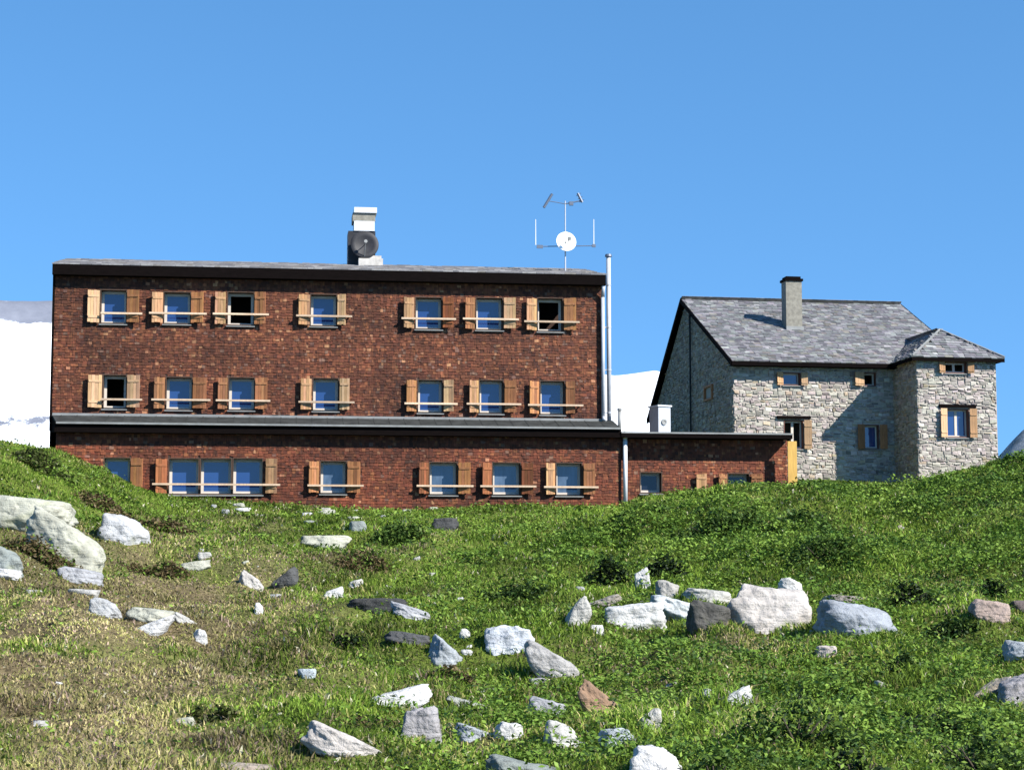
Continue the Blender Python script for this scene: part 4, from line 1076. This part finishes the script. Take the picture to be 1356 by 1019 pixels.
# ---- broad-leaved herbs among the grass
NH = 230000
x, y = scatter(NH, 12.5, 70)
dn = dryness(x, y); cl = fbm(x / .9, y / 1.1, 3, 141); px = x / y * F + CX
k = clear(x, y) & off_shrubs(x, y) & (cl > .02 - .22 * np.clip((px - 500) / 500, -.6, 1)) & (rng.random(NH) > dn * .85)
for (rx_, ry_, rw_, rd_) in ROCKS:
    if rw_ > .18: k &= ~((np.abs(x - rx_) < rw_ * .55) & (y > ry_ - rd_ * .5 - .55) & (y < ry_ + rd_ * .4))
x, y = x[k], y[k]; n = len(x)
z = terrain(x, y) + rng.uniform(.01, .16, n) * (1 + fbm(x / .5, y / .5, 2, 151))
s = (.013 + .00058 * y) * rng.uniform(.6, 1.5, n)
r = rng.random((n, 1))
c = np.where(r < .5, np.array([[.105, .175, .024]]), np.where(r < .8, np.array([[.17, .25, .045]]), np.array([[.035, .065, .018]]))) * rng.uniform(.7, 1.35, (n, 1))
NM = 740
mx_, my_ = scatter(NM * 3, 13.5, 51, 1.0); mpx = mx_ / my_ * F + CX
kk = clear(mx_, my_) & off_shrubs(mx_, my_) & (rng.random(NM * 3) < np.clip(.15 + (mpx - 450) / 700, .08, 1) * (1 - dryness(mx_, my_))) & (fbm(mx_ / 2.5, my_ / 3.0, 2, 171) > -.12)
for (rx_, ry_, rw_, rd_) in ROCKS:
    if rw_ > .3: kk &= ~((np.abs(mx_ - rx_) < rw_ * .5 + .42) & (my_ > ry_ - rd_ - 1.1) & (my_ < ry_ + rd_))
mx_, my_ = mx_[kk][:NM], my_[kk][:NM]; nm_ = len(mx_); LPM = 240
rad = rng.uniform(.18, .55, nm_) * (.7 + my_ / 90); mh = rad * rng.uniform(.45, .8, nm_)
o_ = rng.normal(size=(nm_, LPM, 3)); o_ /= np.linalg.norm(o_, axis=2)[:, :, None]; o_ *= rng.uniform(.75, 1.05, (nm_, LPM, 1)); o_[:, :, 2] = np.abs(o_[:, :, 2])
o_ *= 1 + .35 * np.sin(o_[:, :, :1] * 4 + rng.uniform(0, 6, (nm_, 1, 1))) * np.cos(o_[:, :, 1:2] * 4)
lx_ = (mx_[:, None] + o_[:, :, 0] * rad[:, None] * 1.2).ravel(); ly_ = (my_[:, None] + o_[:, :, 1] * rad[:, None]).ravel()
lz_ = terrain(lx_, ly_) + (o_[:, :, 2] * mh[:, None]).ravel()
mt_ = np.where(rng.random((nm_, 1)) < .5, np.array([[.095, .165, .024]]), np.where(rng.random((nm_, 1)) < .6, np.array([[.15, .23, .036]]), np.array([[.055, .105, .02]])))
x = np.concatenate([x, lx_]); y = np.concatenate([y, ly_]); z = np.concatenate([z, lz_])
s = np.concatenate([s, (.012 + .00062 * ly_) * rng.uniform(.6, 1.5, len(lx_))]); c = np.concatenate([c, np.repeat(mt_, LPM, axis=0) * rng.uniform(.75, 1.3, (len(lx_), 1))])
v, q = leaf_quads(x, y, z, s)
ho = mesh_raw('ground_cover', v, [q], np.repeat(c, 4, axis=0), M['leaf']); tag(ho, kind='stuff')

# ================================================================== MOUNTAINS
def mountain(name, pts, dist, m, thick, seed, amp, rock_fn=None, pxr=(-500, 1800)):
    pxs = np.linspace(*pxr, 260); js = np.linspace(0, 1, 90)
    P, J = np.meshgrid(pxs, js)
    D = dist + thick * (J - .0)
    crest = np.interp(P, [p[0] for p in pts], [p[1] for p in pts])
    X = (P - CX) / F * D
    zc = EYE + (HOR - crest) / F * (dist + thick * .55)
    prof = np.interp(J, [0, .15, .55, .7, 1], [-.25, .05, 1, .75, .3])
    Z = zc * prof + amp * fbm(X / (amp * 3.2), D / (amp * 3.2), 5, seed) * np.interp(J, [0, .1, .5, .55, .6, 1], [.2, 1, .6, .12, .6, 1])
    o = grid_mesh(name, X, D, Z, m)
    if rock_fn is not None:
        a = o.data.attributes.new('rock', 'FLOAT', 'POINT'); a.data.foreach_set('value', rock_fn(P, J, X, D).astype(np.float32).ravel())
    return o
mt = mountain('snowy_mountain', [(-500, 350), (-200, 372), (0, 396), (70, 394), (200, 415), (450, 455), (700, 490), (815, 497), (868, 489), (930, 500), (1100, 580), (1250, 640), (1800, 700)], 1500, M['snow'], 900, 301, 34,
              lambda P, J, X, D: np.clip(.08 + .8 * np.exp(-((J - .535) / .032) ** 2) * (P < 500) + .5 * np.exp(-((J - .335) / .012) ** 2) * (P < 200) + .3 * fbm(X / 60, D / 60, 4, 9), 0, 1))
tag(mt, kind='structure')
rd = mountain('mountain', [(1100, 760), (1250, 680), (1300, 628), (1326, 601), (1345, 581), (1356, 570), (1420, 520), (1600, 440), (2200, 420)], 520, M['scree'], 420, 411, 12, None, (1100, 2200))
tag(rd, kind='structure')

# ================================================================== CAMERA, LIGHT, SKY
cd = bpy.data.cameras.new('camera'); cam = bpy.data.objects.new('camera', cd); col.objects.link(cam)
cam.location = (0, 0, EYE); cam.rotation_euler = (R(90) + PITCH, 0, 0)
cd.sensor_width = 36; cd.lens = 36 * F / 1356; cd.clip_start = .1; cd.clip_end = 20000
scn.camera = cam
sd = bpy.data.lights.new('sun', 'SUN'); so = bpy.data.objects.new('sun', sd); col.objects.link(so)
sd.energy = 5.0; sd.angle = R(.53); sd.color = (1, .965, .905)
so.rotation_euler = SUN_DIR.to_track_quat('Z', 'Y').to_euler()
w = bpy.data.worlds.new('World'); scn.world = w; w.use_nodes = True; nt = w.node_tree
sk = nt.nodes.new('ShaderNodeTexSky'); sk.sky_type = 'NISHITA'; sk.sun_disc = False
sk.sun_elevation = SUN_EL; sk.sun_rotation = math.atan2(SUN_DIR.x, SUN_DIR.y); sk.altitude = 2300; sk.air_density = 1.0; sk.dust_density = 0; sk.ozone_density = 2.0
bg = nt.nodes['Background']; bg.inputs['Strength'].default_value = .142
tcn = nt.nodes.new('ShaderNodeTexCoord'); va = nt.nodes.new('ShaderNodeVectorMath'); va.inputs[1].default_value = (0, 0, .24)
vn = nt.nodes.new('ShaderNodeVectorMath'); vn.operation = 'NORMALIZE'
nt.links.new(tcn.outputs['Generated'], va.inputs[0]); nt.links.new(va.outputs[0], vn.inputs[0]); nt.links.new(vn.outputs[0], sk.inputs['Vector'])
hs = nt.nodes.new('ShaderNodeHueSaturation'); hs.inputs['Hue'].default_value = .493; hs.inputs['Saturation'].default_value = 1.2
nt.links.new(sk.outputs[0], hs.inputs['Color']); nt.links.new(hs.outputs[0], bg.inputs[0])
scn.view_settings.view_transform = 'Standard'; scn.view_settings.look = 'None'; scn.view_settings.exposure = 1.03; scn.view_settings.gamma = 1
scn.render.film_transparent = False
